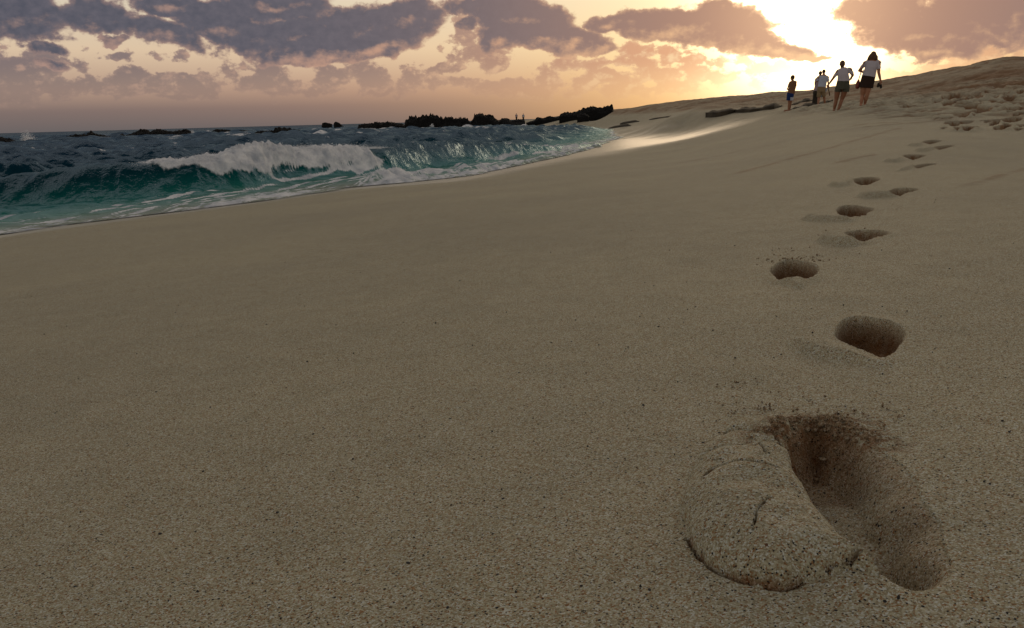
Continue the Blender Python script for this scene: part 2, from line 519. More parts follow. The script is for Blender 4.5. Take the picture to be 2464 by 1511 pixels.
# ------------------------------------------------------------------ the beach, one sheet cut where the prints begin
def beach():
    th = np.concatenate([np.arange(-180, -60, 4.0), np.arange(-60, -46, 1.0), np.arange(-46, 8, .24), np.arange(8, 14, .14), np.arange(14, 36.5, .075), np.arange(36.5, 46, .16), np.arange(46, 62, 1.0), np.arange(62, 180.01, 4.0)])
    th = np.radians(th)
    lr = [math.log(.10)]
    while lr[-1] < math.log(420):
        r = math.exp(lr[-1])
        st = .012 if r < .4 else .005 if r < .62 else .0017 if r < 1.18 else .0035 if r < 2.2 else .006 if r < 60 else .008
        lr.append(lr[-1] + st)
    rr = np.exp(np.array(lr))
    nr, nt = len(rr), len(th)
    R, T = np.meshgrid(rr, th, indexing="ij")
    X, Y = R * np.sin(T), R * np.cos(T)
    x, y = X.ravel(), Y.ravel()
    z = z_base(x, y)
    r = R.ravel()
    # wet sand: below the reach of the swash
    edge = fbm(x / 3.0, y / 3.0, 4, 5)
    wet = 1 - sstep(-.06, .05, wetness_edge(x, y) + .02 * edge * np.clip(r / 20, .3, 3))
    # broad unevenness
    dry = 1 - wet
    z = z + .010 * fbm(x / .9, y / .9, 4, 21) * sstep(.4, 2, r) * (.3 + .7 * dry) + .0022 * fbm(x / .11, y / .11, 3, 33) * dry * (1 - sstep(3, 8, r))
    z = z + .0010 * fbm(x / .010, y / .010, 3, 41, .7) * (1 - sstep(1.3, 2.2, r))
    # trampled upper slope and dune
    a = np.degrees(np.arctan2(x, y))
    tr = sstep(8, 17, r) * sstep(22, 27, a + 6 * sstep(20, 40, r)) * dry
    zz = z - 1.6
    hi = sstep(.1, .7, zz) * sstep(18, 40, r)
    rough = np.maximum(tr * sstep(-.30, -.05, zz + .12 * fbm(x / 2, y / 2, 2, 3)), hi)
    n1 = fbm(x / .75 + .4 * fbm(x, y, 2, 8), y / .75, 3, 77)
    z = z + rough * (.26 * np.minimum(n1, .14) + .06 * fbm(x / .3, y / .3, 2, 79)) * (1 + .5 * sstep(22, 32, r)) * (1 - .72 * sstep(36, 52, r))
    z = z + hi * (.35 * fbm(x / 9, y / 9, 4, 55) + .10 * fbm(x / 2.6, y / 2.6, 3, 56)) * sstep(30, 60, r)
    # scoured ledges where the dune meets the swash
    damp_shade = np.zeros(len(x))
    # faint drift lines left by earlier waves
    for q, hgt in (([(1779, 415), (1900, 383), (2040, 344), (2160, 309)], .006), ([(2018, 391), (2060, 381), (2106, 372)], .006), ([(1640, 392), (1760, 368), (1850, 350)], .004), ([(2330, 448), (2400, 425), (2500, 398)], .006), ([(2085, 306), (2200, 296), (2290, 288)], .015), ([(2060, 302), (2110, 297), (2160, 296)], .015)):
        q = catmull([G(*p) for p in q], 6, False)
        sl = np.where((x > q[:, 0].min() - .5) & (x < q[:, 0].max() + .5) & (y > q[:, 1].min() - .5) & (y < q[:, 1].max() + .5))[0]
        rm = float(np.hypot(q[:, 0], q[:, 1]).mean())
        d = seg_dist(x[sl], y[sl], q, False) + .02 * fbm(x[sl] / .3, y[sl] / .3, 3, 130)
        k = np.exp(-(d / (.006 * rm)) ** 2) * sstep(-.35, .1, fbm(x[sl] / .25, y[sl] / .25, 2, 131))
        z[sl] += hgt * k
        damp_shade[sl] = np.maximum(damp_shade[sl], .45 * k)
    damp_shade = np.maximum(damp_shade, 0.85 * rough * sstep(.06, -.16, n1))  # low spots darkened: damp sand, plus shade of the bumps put into colour
    damp_shade = np.maximum(damp_shade, hi * (.42 + .5 * sstep(-.1, .35, fbm(x / 4, y / 7, 4, 58))))  # browner dune, shade among its bumps put into the colour
    pid = np.full(len(x), -1)
    mnd = np.zeros(len(x), bool)
    for i, P in enumerate(PRINTS):
        allp = np.concatenate([P["crater"]] + [mm["poly"] for mm in P["mounds"]])
        pad = .12 if not P.get("tr") else .25
        sel = np.where((x > allp[:, 0].min() - pad) & (x < allp[:, 0].max() + pad) & (y > allp[:, 1].min() - pad) & (y < allp[:, 1].max() + pad))[0]
        if len(sel) == 0:
            continue
        xs, ys, rs = x[sel], y[sel], r[sel]
        fine = min(1.0, 1.6 / max(1.0, float(np.median(rs))))
        wob = (.006 if i == 0 else .004) * fbm(xs / .05, ys / .05, 2, 90 + i) + (.002 if i == 0 else .0008) * fbm(xs / .008, ys / .008, 2, 91 + i)
        sd = sdf(xs, ys, P["crater"]) + wob * (1 if not P.get("tr") else 2)
        if "dval" in P:
            D = idw(xs, ys, P["dpts"], P["dval"]); Wd = idw(xs, ys, P["wpts"], P["wval"])
        else:
            D, Wd = P["depth"], P["w"] * (.62 if not P.get("tr") else .8)
        S = sstep(0, 1, sd / Wd)
        up = 0
        for mm in P["mounds"]:
            ms = sdf(xs, ys, mm["poly"]) + .6 * wob
            k = np.clip(ms / mm["w"], 0, 1)
            hh = mm["h"] * (1 - (1 - k) ** 2) ** .52 if i == 0 else 1.05 * mm["h"] * sstep(0, .8, k)
            lump = 1 + .25 * fbm(xs / .06, ys / .06, 3, 12 + i)
            up = up + hh * lump * (1 - S)
            if i == 0:
                mnd[sel[(ms > 0) & (sd <= 0)]] = True
                pid[sel[(ms > 0)]] = 0
        for mm in P["rim"]:
            d = np.hypot(xs - mm["c"][0], ys - mm["c"][1]) / mm["r"]
            up = up + mm["h"] * np.exp(-d * d * 2) * (1 - S)
        rim = (.002 if i == 0 else .006) * np.exp(-(sd / .03) ** 2) * (sd < 0) if not P.get("tr") else .02 * np.exp(-(sd / .1) ** 2) * (sd < 0)
        floor = ((.004 if i == 0 else .011) * fbm(xs / .03, ys / .03, 3, 60 + i) + (.0022 if i == 0 else .004) * fbm(xs / .007, ys / .007, 2, 61 + i, .7)) * S
        cr = 0
        for ci, q in enumerate(P["cracks"]):
            e = q[-1] - q[0]
            across = abs(e[0]) / (abs(e[0]) + abs(e[1]))
            wd = .0030 + .0042 * across * (ci in (0, 1, 7)) + .002 * across * (ci == 2)
            d = seg_dist(xs, ys, q, False) + .003 * fbm(xs / .012, ys / .012, 3, 70) + .0012
            cr = np.maximum(cr, ((.007 + .013 * across) if ci != 7 else .012) * (1 - sstep(wd * .3, wd, np.abs(d))))
        if i == 0:
            # crumbling back edge
            q = np.array(c5([(560, 700), (680, 625), (800, 610), (930, 690)]))
            d = seg_dist(xs, ys, q, False)
            kr = (1 - sstep(.01, .075, d))
            up = up + kr * .009 * np.maximum(fbm(xs / .014, ys / .014, 3, 71, .7), -.1) * (1 - .6 * S)
            damp_shade[sel] = np.maximum(damp_shade[sel], kr * sstep(-.12, .15, fbm(xs / .02, ys / .02, 3, 72)) * .9)
            damp_shade[sel] = np.maximum(damp_shade[sel], .8 * sstep(.002, .008, cr))  # darker colour along the cracks
        z[sel] += up + rim - D * S + floor - cr * (1 - S)
        damp_shade[sel] = np.maximum(damp_shade[sel], sstep(-.003, .009, sd) * (idw(xs, ys, P["dpts"], P["damp_shade"]) if "damp_shade" in P else .95))
        pid[sel[sd > 0]] = i
    idx = np.arange(nr * nt).reshape(nr, nt)
    f = np.stack([idx[:-1, :-1], idx[:-1, 1:], idx[1:, 1:], idx[1:, :-1]], -1).reshape(-1, 4)[:, ::-1]
    V = np.stack([x, y, z], 1)
    fp = pid[f]
    fid = np.where((fp == fp[:, :1]).all(1), fp[:, 0], -1)
    fm = mnd[f].all(1) & (fid == 0)
    attrs = dict(damp_shade=damp_shade, wet=wet)

    def piece(name, mask, parent=None):
        ff = f[mask]
        u, inv = np.unique(ff, return_inverse=True)
        return mesh_obj(name, V[u], inv.reshape(-1, 4), SAND, parent, True, {k: v[u] for k, v in attrs.items()})
    sand = piece("sand", fid == -1)
    tag(sand, "pale speckled sand of the sloping beach and dune", "sand", kind="structure")
    for i, P in enumerate(PRINTS):
        mk = (fid == i) & ~fm
        if mk.sum() < 6:
            continue
        o = piece("footprint", mk)
        tag(o, P["label"], "footprint", "footprints in the trampled sand" if P.get("tr") else "footprints of the trail along the beach")
        if i == 0:
            mo = piece("sand_mound", (fid == 0) & fm, o)
            mo["label"] = "cracked rounded mound of pushed up sand"
    return V, R


def wetness_edge(x, y):
    """positive = dry side: distance, scaled by range, above the line the last wave reached"""
    r = np.hypot(x, y)
    out = np.full(x.shape, 5.0)
    sel = r > 8
    d = sdf(x[sel], y[sel], WETPOLY)
    out[sel] = -d / np.clip(r[sel], 12, 60)
    return out


_wet = [at_y(-400, 640, 8.5), at_y(0, 585, 11.3), at_y(430, 524, 14.4), at_y(860, 463, 18.6)]
WETPOLY = np.array([p[:2] for p in _wet] + [G(*q) for q in ((1136, 434), (1300, 402), (1437, 376), (1540, 357), (1631, 340), (1720, 318), (1790, 300), (1770, 293), (1700, 301), (1600, 305), (1560, 306))] +
                   [at_y(1482, 306, 112)[:2], at_y(1300, 296, 205)[:2], (-5, 420), (-300, 420), (-300, 8)])
SEA_V, _ = beach()

# ------------------------------------------------------------------ sea
CREST = [(-260, 462, 18.6, .22), (-120, 446, 19.2, .34), (0, 432, 19.9, .42), (150, 409, 20.1, .62), (300, 396, 20.3, .72), (420, 386, 20.8, .76), (540, 372, 21.5, .82), (640, 360, 23.2, .85), (760, 356, 24.6, .82), (860, 355, 26.0, .8),
         (930, 352, 27.2, .82), (1000, 344, 29.5, .82), (1100, 340, 32, .74), (1200, 341, 35, .58), (1300, 341, 38, .4), (1400, 338, 43, .22), (1470, 330, 50, .1)]


def sea():
    th = np.radians(np.concatenate([np.arange(-150, -60, 4.0), np.arange(-60, -40, .5), np.arange(-40, 16, .085), np.arange(16, 30, .3)]))
    lr = [math.log(7.0)]
    while lr[-1] < math.log(9000):
        r = math.exp(lr[-1])
        lr.append(lr[-1] + (.004 if r < 15 else .0028 if r < 45 else .004 if r < 130 else .007 if r < 420 else .025))
    rr = np.exp(np.array(lr))
    R, T = np.meshgrid(rr, th, indexing="ij")
    nr, nt = R.shape
    x, y, r = (R * np.sin(T)).ravel(), (R * np.cos(T)).ravel(), R.ravel()
    near = r < 400
    bed = np.full(x.shape, -6.0)
    bed[near] = z_base(x[near], y[near])
    depth0 = np.clip(-bed, -1, 6)
    deep = sstep(.15, 1.2, depth0)
    z = np.zeros(x.shape)
    cell = r * .005
    wx, wy = x + .8 * fbm(x / 6, y / 6, 2, 301), y + .8 * fbm(x / 6 + 9, y / 6, 2, 302)
    for k in range(90):
        lam = .35 * (14 / .35) ** rng.random()
        ang = math.radians(-60) + rng.normal() * .55
        kx, ky = math.cos(ang) * 2 * math.pi / lam, math.sin(ang) * 2 * math.pi / lam
        ph = rng.random() * 6.283
        amp = .024 * lam ** .50 * (.5 + rng.random())
        ok = sstep(1.2, 3.5, lam / cell)
        s = np.sin(kx * wx + ky * wy + ph)
        z += amp * ok * (s - .25 * np.cos(2 * (kx * wx + ky * wy + ph)))
    z += .07 * fbm(x / .8, y / .8, 4, 311, .6) * (1 - sstep(30, 90, r))
    z *= (.16 + .84 * deep)
    # the breaking wave
    cp = np.array([list(at_y(px, py, yy)[:2]) for px, py, yy, h in CREST])
    ch = np.array([c[3] for c in CREST]); cpx = np.array([c[0] for c in CREST], float)
    P = catmull(np.column_stack([cp, ch, cpx]), 4, False)
    sel = np.where((r > 9) & (r < 75) & (np.degrees(np.arctan2(x, y)) > -60))[0]
    xs, ys = x[sel], y[sel]
    best = np.full(xs.shape, 1e9); cc = np.zeros(xs.shape); hh = np.zeros(xs.shape); pp = np.zeros(xs.shape)
    for i in range(len(P) - 1):
        a, b = P[i, :2], P[i + 1, :2]
        d = b - a; L2 = d @ d
        t = np.clip(((xs - a[0]) * d[0] + (ys - a[1]) * d[1]) / L2, 0, 1)
        qx, qy = xs - a[0] - t * d[0], ys - a[1] - t * d[1]
        dd = qx * qx + qy * qy
        k = dd < best
        best[k] = dd[k]
        side = (d[0] * qy - d[1] * qx) / math.sqrt(L2)
        cc[k] = (np.sign(side) * np.sqrt(dd))[k]
        hh[k] = (P[i, 2] + t * (P[i + 1, 2] - P[i, 2]))[k]
        pp[k] = (P[i, 3] + t * (P[i + 1, 3] - P[i, 3]))[k]
    # cc > 0 is seaward
    cc = cc + .18 * fbm(pp / 60, ys * 0, 3, 400)
    fr = np.where(cc > 0, np.exp(-(cc / 2.3) ** 2), np.exp(-(np.abs(cc) / (.42 + .22 * hh)) ** 2.4))
    wave = hh * fr
    roll = sstep(285, 420, pp) * (1 - sstep(868, 884, pp))             # where the crest has broken
    # foam reaches down the face unevenly
    thr = .92 - .50 * sstep(360, 640, pp) + .16 * np.exp(-((pp - 540) / 26) ** 2) + .34 * fbm((.59 * xs + .81 * ys) / .9, (.81 * xs - .59 * ys) / .55, 4, 410, .6)
    thr = np.where(cc > 0, -1, thr)
    fo = roll * sstep(thr - .07, thr + .10, fr) * (1 - sstep(.35, 1.0, cc + .3 * fbm(pp / 30, cc, 2, 411)))
    puff = 1 - np.abs(fbm(xs / .62, ys / .62, 2, 420, .5)) * 2.4
    puff = .6 * puff + .4 * (1 - np.abs(fbm(xs / .24, ys / .24, 2, 425, .5)) * 2.4)
    fine = fbm(xs / .12, ys / .12, 3, 421, .6)
    peak = .55 + .9 * np.exp(-((pp - 640) / 55) ** 2) + .35 * np.exp(-((pp - 790) / 60) ** 2) - .2 * np.exp(-((pp - 720) / 30) ** 2)
    wave = wave + fo * (.02 + .26 * puff * peak + .045 * fine)
    ua, uc = .59 * xs + .81 * ys, .81 * xs - .59 * ys
    chop = fbm(ua / 1.3 + .5 * fbm(xs, ys, 2, 437), uc / .42, 4, 435, .6) * .12 + fbm(ua / .5, uc / .16, 3, 436, .6) * .04
    wave = wave + np.clip(fr, 0, 1) * (1 - fo) * chop * (.35 + 1.5 * sstep(860, 930, pp)) * np.clip(hh * 1.6, 0, 1)
    z[sel] = z[sel] * (1 - .6 * np.clip(fr, 0, 1)) + wave
    foam = np.zeros(x.shape)
    f2 = np.maximum(fo, 0)
    # thin feathering crest elsewhere
    thin = (1 - sstep(.0, .30, np.abs(cc - .12))) * (.35 + .9 * fbm(pp / 18, cc * 2, 4, 430)) * sstep(-200, 0, pp) * (1 - sstep(1250, 1450, pp)) * (.8 - .3 * sstep(880, 960, pp))
    f2 = np.maximum(f2, np.clip(thin, 0, .8))
    # left hand white patch at the frame edge
    # back of the wave: streaks
    back = .7 * (1 - sstep(.3, 4.5, cc)) * (cc > 0) * sstep(.05, .5, fbm(pp / 26, cc * 1.6, 4, 440)) * .55 * sstep(250, 420, pp)
    f2 = np.maximum(f2, back)
    foam[sel] = f2
    # inner bore, low white line in front of the second part of the wave
    bore = catmull([at_y(px, py, yy)[:2] for px, py, yy in ((900, 418, 22.2), (940, 412, 22.8), (1000, 408, 23.6), (1060, 401, 24.6), (1120, 394, 25.6), (1180, 386, 27), (1240, 378, 28.6), (1300, 371, 30.5), (1370, 360, 34), (1440, 348, 40))], 4, False)
    bsel = np.where((r > 20) & (r < 50) & (T.ravel() > -.25))[0]
    bd = seg_dist(x[bsel], y[bsel], bore, False) + .25 * fbm(x[bsel] / .8, y[bsel] / .8, 3, 450)
    bn = fbm(x[bsel] / .5, y[bsel] / .5, 4, 451)
    bump = np.exp(-(bd / .38) ** 2)
    z[bsel] += bump * (.20 + .16 * bn)
    foam[bsel] = np.maximum(foam[bsel], np.clip(bump * (.18 + 1.4 * bn), 0, 1))
    foam[bsel] = np.maximum(foam[bsel], (1 - sstep(.3, 1.6, bd)) * .45 * sstep(.12, .5, fbm(x[bsel] / .7, y[bsel] / .7, 4, 452)))
    # splash at the head of the bore
    c = at_y(930, 408, 22.6)
    d = np.hypot(x - c[0], y - c[1])
    z += .16 * np.exp(-(d / .55) ** 2) * (1 + 1.2 * fbm(x / .25, y / .25, 3, 455)) * (r < 40)
    foam = np.maximum(foam, np.exp(-(d / .7) ** 2) * (.8 + fbm(x / .3, y / .3, 3, 456)) * (r < 40))
    # streaks over shallow water, along the shore
    s_al, s_cr = (.49 * x + .871 * y), (.871 * x - .49 * y)
    st = fbm(s_al / 2.2 + .8 * fbm(x / 2, y / 2, 2, 460), s_cr / .40, 4, 461)
    shallow = (1 - sstep(.10, .42, depth0)) * (depth0 > -.3) * (r < 110)
    foam = np.maximum(foam, shallow * sstep(.22, .46, st) * .6)
    st2 = fbm(s_al / 3.0 + .8 * fbm(x / 2, y / 2, 2, 465), s_cr / .22, 3, 466)
    foam = np.maximum(foam, (1 - sstep(.14, .22, np.abs(depth0 - .13))) * sstep(.05, .3, st2) * .8 * (r < 60))
    edge = np.exp(-((depth0 - .016 - .016 * fbm(x / 1.5, y / 1.5, 3, 462)) / .020) ** 2) * (r < 90)
    foam = np.maximum(foam, edge * (.42 + .6 * sstep(-.2, .3, fbm(x / .7, y / .7, 3, 463))))
    lc = 1 - np.abs(fbm(s_al / .9 + .5 * fbm(x, y, 2, 490), s_cr / .32, 3, 491)) * 4.5
    foam = np.maximum(foam, np.clip(lc, 0, 1) * (1 - sstep(.05, .17, depth0)) * (depth0 > -.05) * (r < 90) * .75)
    # water between wave and shore: lacing
    lace = fbm(s_al / 1.4, s_cr / .5, 5, 470, .6)
    foam = np.maximum(foam, sstep(.30, .55, lace) * .32 * (r < 40) * (depth0 < .9))
    # white water by the reef
    reef = sstep(85, 120, r) * (1 - sstep(260, 330, r))
    rf = fbm(x / 9, y / 14, 4, 480)
    foam = np.maximum(foam, reef * sstep(.16, .42, rf) * .75 * sstep(-.75, -.15, T.ravel()))
    caps = sstep(.26, .5, fbm((.49 * x + .871 * y) / 1.6, (.871 * x - .49 * y) / 2.6, 5, 481, .62)) * .5 * sstep(28, 50, r) * (1 - sstep(150, 260, r))
    foam = np.maximum(foam, caps)
    # the sheet of the last swash lies on the sand: follow the bed a little above it near the edge
    foam = np.clip(foam, 0, 1)
    depth = np.clip(z - bed, -.5, 6)
    idx = np.arange(nr * nt).reshape(nr, nt)
    f = np.stack([idx[:-1, :-1], idx[:-1, 1:], idx[1:, 1:], idx[1:, :-1]], -1).reshape(-1, 4)[:, ::-1]
    keep = (depth[f].max(1) > -.08)
    f = f[keep]
    u, inv = np.unique(f, return_inverse=True)
    V = np.stack([x, y, z], 1)[u]
    o = mesh_obj("sea", V, inv.reshape(-1, 4), sea_material(), None, True, dict(foam=foam[u], depth=depth[u]))
    tag(o, "dark teal sea with a white breaking wave", "sea", kind="structure")


def sea_material():
    m, t, b, o = material("sea_water")
    pos = t.node("ShaderNodeNewGeometry").outputs["Position"]
    foam, depth = t.attr("foam"), t.attr("depth")
    body = t.ramp(t.m("DIVIDE", depth, 4.0), [(0, (.30, .28, .19)), (.02, (.22, .25, .17)), (.05, (.10, .22, .165)), (.10, (.018, .15, .13)), (.16, (.004, .085, .085)), (.26, (.003, .036, .050)), (.6, (.004, .027, .058)), (1, (.004, .023, .056))])
    n1 = t.noise(pos, 2.2, 5, .6)
    n2 = t.noise(pos, .35, 4, .6)
    bn = t.node("ShaderNodeBump")
    bn.inputs["Strength"].default_value = 1.0
    bn.inputs["Distance"].default_value = .11
    t.put(bn.inputs["Height"], t.m("ADD", n1, t.m("MULTIPLY", n2, 2.5)))
    t.n.remove(b)
    df = t.node("ShaderNodeBsdfDiffuse"); t.put(df.inputs[0], body); t.put(df.inputs["Normal"], bn.outputs[0])
    gl = t.node("ShaderNodeBsdfGlossy"); gl.inputs[0].default_value = (.66, .84, 1, 1); gl.inputs["Roughness"].default_value = .15; t.put(gl.inputs["Normal"], bn.outputs[0])
    frn = t.node("ShaderNodeFresnel"); frn.inputs[0].default_value = 1.33; t.put(frn.inputs["Normal"], bn.outputs[0])
    b = t.node("ShaderNodeMixShader")                  # unresolved wavelets keep the mean reflectance well under a flat mirror's
    t.put(b.inputs[0], t.m("MULTIPLY", t.m("POWER", t.m("MINIMUM", frn.outputs[0], .85), 1.5), .24)); t.l.new(df.outputs[0], b.inputs[1]); t.l.new(gl.outputs[0], b.inputs[2])
    fo = t.node("ShaderNodeBsdfPrincipled")
    t.put(fo.inputs["Base Color"], t.ramp(t.noise(pos, 2.6, 6, .6), [(.32, (.42, .46, .52)), (.62, (.82, .83, .85))]))
    fo.inputs["Roughness"].default_value = .8
    fo.inputs["Specular IOR Level"].default_value = .2
    fb = t.node("ShaderNodeBump")
    fb.inputs["Strength"].default_value = .7
    fb.inputs["Distance"].default_value = .16
    t.put(fb.inputs["Height"], t.noise(pos, 4.5, 6, .6))
    t.put(fo.inputs["Normal"], fb.outputs[0])
    brk = t.noise(pos, 6.5, 6, .65)
    fac = t.ss(t.m("ADD", foam, t.m("MULTIPLY", t.m("SUBTRACT", brk, .5), 1.0)), .22, .62)
    mx = t.node("ShaderNodeMixShader")
    t.put(mx.inputs[0], fac); t.l.new(b.outputs[0], mx.inputs[1]); t.l.new(fo.outputs[0], mx.inputs[2])
    tr = t.node("ShaderNodeBsdfTransparent")
    mx2 = t.node("ShaderNodeMixShader")
    t.put(mx2.inputs[0], t.ss(depth, .0, .035)); t.l.new(tr.outputs[0], mx2.inputs[1]); t.l.new(mx.outputs[0], mx2.inputs[2])
    t.l.new(mx2.outputs[0], o.inputs[0])
    return m


sea()

# ------------------------------------------------------------------ spray
TET = np.array([(1, 1, 1), (-1, -1, 1), (-1, 1, -1), (1, -1, -1)]) / 1.732
TETF = np.array([(0, 1, 2), (0, 3, 1), (0, 2, 3), (1, 3, 2)])
FOAM = plain("white_spray", (.80, .81, .84), .8, .03, 5, .2)


def spray(P, sz, label):
    n = len(P)
    V = (TET[None] * (sz[:, None, None]) * (1 + .5 * rng.normal(size=(n, 4, 3))) + P[:, None]).reshape(-1, 3)
    Fc = (TETF[None] + 4 * np.arange(n)[:, None, None]).reshape(-1, 3)
    tag(mesh_obj("sea_spray", V, Fc, FOAM, None, False), label, "spray", kind="stuff")


def sprays():
    C = catmull(np.array([[*at_y(px, py, yy), px] for px, py, yy, h in CREST if 300 <= px <= 930]), 8, False)
    w = np.interp(C[:, 3], [300, 420, 560, 640, 720, 800, 870, 930], [.1, .5, .7, 1.6, .8, 1.3, .7, 0])
    k = rng.choice(len(C), 32000, p=w / w.sum())
    base = C[k, :3] + (C[np.minimum(k + 1, len(C) - 1), :3] - C[k, :3]) * rng.random((32000, 1))
    hgt = np.abs(rng.normal(size=32000)) * (.035 + .065 * w[k]) * (.35 + .9 * np.clip(.5 + fbm(C[k, 3] / 22, C[k, 3] * 0, 3, 501) * 1.6, 0, 1.5))
    base[:, 2] += .7 * hgt - .05
    off = rng.normal(size=32000) * .22 + .12
    base[:, 0] += -.8 * off; base[:, 1] += .58 * off
    spray(base, .004 + .007 * rng.random(32000) ** 2, "white spray blown off the top of the breaking wave")
    for px, py, d, wpx, hpx, n, lab in ((62, 341, 129, 30, 26, 1500, "tall white spray bursting over the small rock at the far left"), (463, 328, 186, 14, 14, 700, "small burst of white spray at the end of a low reef"),
                                        (1040, 309, 186, 9, 11, 500, "small burst of white spray against the craggy ridge")):
        q = np.abs(rng.normal(size=n)) * .5; a = rng.normal(size=n)
        x_ = px + a * wpx * (.16 + .10 * q) + wpx * .55 * rng.random(n) ** 2 * (px < 200)
        y_ = py + 1 - np.minimum(q, 1.15) * hpx * np.exp(-.10 * a * a) * (1 - .55 * np.clip((x_ - px) / wpx, 0, 1))
        spray(np.array([at_y(i, j, d + e) for i, j, e in zip(x_, y_, rng.normal(size=n) * .8)]), d * (.00018 + .0003 * rng.random(n)), lab)


sprays()

# ------------------------------------------------------------------ rocks
def rock_material():
    m, t, b, o = material("black_rock")
    co = t.node("ShaderNodeNewGeometry").outputs["Position"]
    n = t.noise(co, 1.6, 6, .65)
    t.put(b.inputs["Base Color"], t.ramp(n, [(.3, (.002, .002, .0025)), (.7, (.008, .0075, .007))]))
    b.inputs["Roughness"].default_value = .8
    b.inputs["Specular IOR Level"].default_value = .2
    bn = t.node("ShaderNodeBump")
    bn.inputs["Strength"].default_value = 1
    bn.inputs["Distance"].default_value = .25
    t.put(bn.inputs["Height"], n)
    t.put(b.inputs["Normal"], bn.outputs[0])
    return m


ROCK = rock_material()
SHELF_ROCK = plain("brown_shelf_rock", (.05, .040, .028), .85, .5, 1.5, .2, .05)


def rock(prof, dist, label, cat="rock", mat=None, thick=None, base_z=None, jag=1.0, seed=0, group=None, name="rock"):
    """prof: skyline points (px, top py, base py); a solid of that skyline, its own depth and jagged relief"""
    prof = np.array(prof, float)
    pxs = np.arange(prof[0, 0], prof[-1, 0] + .01, max(.5, (prof[-1, 0] - prof[0, 0]) / 260))
    top = np.interp(pxs, prof[:, 0], prof[:, 1]); bot = np.interp(pxs, prof[:, 0], prof[:, 2])
    if mat is not None:                                  # broken ledges: low, with gaps
        gap = sstep(-.25, .12, fbm(pxs / 45.0, pxs * 0 + seed, 2, seed + 40))
        endt = sstep(0, .16, (pxs - pxs[0]) / (pxs[-1] - pxs[0])) * sstep(0, .16, (pxs[-1] - pxs) / (pxs[-1] - pxs[0]))
        top = bot - ((bot - top) * (.25 + .45 * gap) + .8) * (.12 + .88 * endt)
    if group == REEF:
        top = bot - (bot - top) * 1.25 - 1.0
    if dist is None:
        kx = np.linspace(pxs[0], pxs[-1], 7)
        gy = np.array([ground(a, b)[1] for a, b in zip(kx, np.interp(kx, pxs, bot))])
        gy = np.clip(gy, .85 * np.median(gy), 1.15 * np.median(gy))
        dist = np.interp(pxs, kx, gy) - 1.2
    else:
        dist = np.full(pxs.shape, float(dist))
    A = np.array([at_y(p, t_, d_) for p, t_, d_ in zip(pxs, top, dist)])
    B = np.array([at_y(p, t_, d_) for p, t_, d_ in zip(pxs, bot, dist)])
    zt, zb = A[:, 2], B[:, 2]
    length = A[-1, 0] - A[0, 0]
    thick = thick or max(1.2, length * .35)
    nv = 26
    vs = np.linspace(-1, 1, nv)
    x0 = A[:, 0]
    tops = []
    for j, v in enumerate(vs):
        w = (1 - abs(v) ** 2.2)
        yy = dist + v * thick * .5 + .12 * thick * fbm(x0 / (thick * .5), np.full(x0.shape, v * 2), 2, seed + 5)
        n = fbm(x0 / .9 + seed, np.full(x0.shape, v * thick / 1.8), 4, seed, .65)
        n2 = np.abs(fbm(x0 / .85 + seed, np.full(x0.shape, v * thick / 1.6), 3, seed + 9, .6))
        h = (zt - zb)
        zz = zb + h * np.clip(w * (1 + .22 * n * jag), 0, 1.12) + jag * np.minimum(h * .34, .8) * (n2 - .16) * 1.9 * (w > .05)
        zz = zz + np.where(w < .05, -.6, 0)
        tops.append(np.stack([x0 * yy / dist, yy, np.maximum(zz, zb - .6)], 1))
    tops = np.array(tops)
    nu = len(x0)
    lowz = float(zb.min()) - 1.2
    base = tops.copy(); base[:, :, 2] = lowz
    V = np.concatenate([tops.reshape(-1, 3), base.reshape(-1, 3)])
    idx = np.arange(nv * nu).reshape(nv, nu)
    off = nv * nu
    quad = lambda a: np.stack([a[:-1, :-1], a[:-1, 1:], a[1:, 1:], a[1:, :-1]], -1).reshape(-1, 4)
    Fs = [quad(idx), quad(idx + off)[:, ::-1]]
    for e in (idx[0], idx[-1][::-1], idx[:, 0][::-1], idx[:, -1]):
        Fs.append(np.stack([e[:-1], e[:-1] + off, e[1:] + off, e[1:]], -1))
    o = mesh_obj(name, V, np.concatenate(Fs), mat or ROCK, None, False)
    c = tops.reshape(-1, 3).mean(0)
    tag(o, label, cat, group)
    return o


def cx3(p):
    return [(752.8 + .3333 * a, 225.8 + .3333 * b, 225.8 + .3333 * c) for a, b, c in p]


def cx2(p):
    return [(.3611 * a, 260 + .3611 * b, 260 + .3611 * c) for a, b, c in p]


REEF = "black reef rocks standing in the sea"
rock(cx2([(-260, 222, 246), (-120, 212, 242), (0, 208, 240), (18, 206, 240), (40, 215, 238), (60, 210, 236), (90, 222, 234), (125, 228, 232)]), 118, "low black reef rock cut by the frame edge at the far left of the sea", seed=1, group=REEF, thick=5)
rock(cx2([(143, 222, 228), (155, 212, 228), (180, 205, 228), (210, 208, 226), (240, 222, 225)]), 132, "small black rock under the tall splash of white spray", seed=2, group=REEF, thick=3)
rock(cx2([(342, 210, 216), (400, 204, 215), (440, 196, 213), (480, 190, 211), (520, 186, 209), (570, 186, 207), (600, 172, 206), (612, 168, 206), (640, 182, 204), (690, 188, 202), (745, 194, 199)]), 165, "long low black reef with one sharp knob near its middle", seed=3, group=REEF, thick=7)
rock(cx2([(792, 190, 196), (815, 178, 196), (835, 188, 195), (880, 178, 193), (930, 160, 191), (975, 153, 189), (1000, 168, 188), (1040, 153, 186), (1090, 158, 184), (1140, 165, 182), (1190, 160, 180), (1240, 152, 178), (1272, 160, 176)]), 185, "long jagged black reef between two low reefs with spray at its end", seed=4, group=REEF, thick=7)
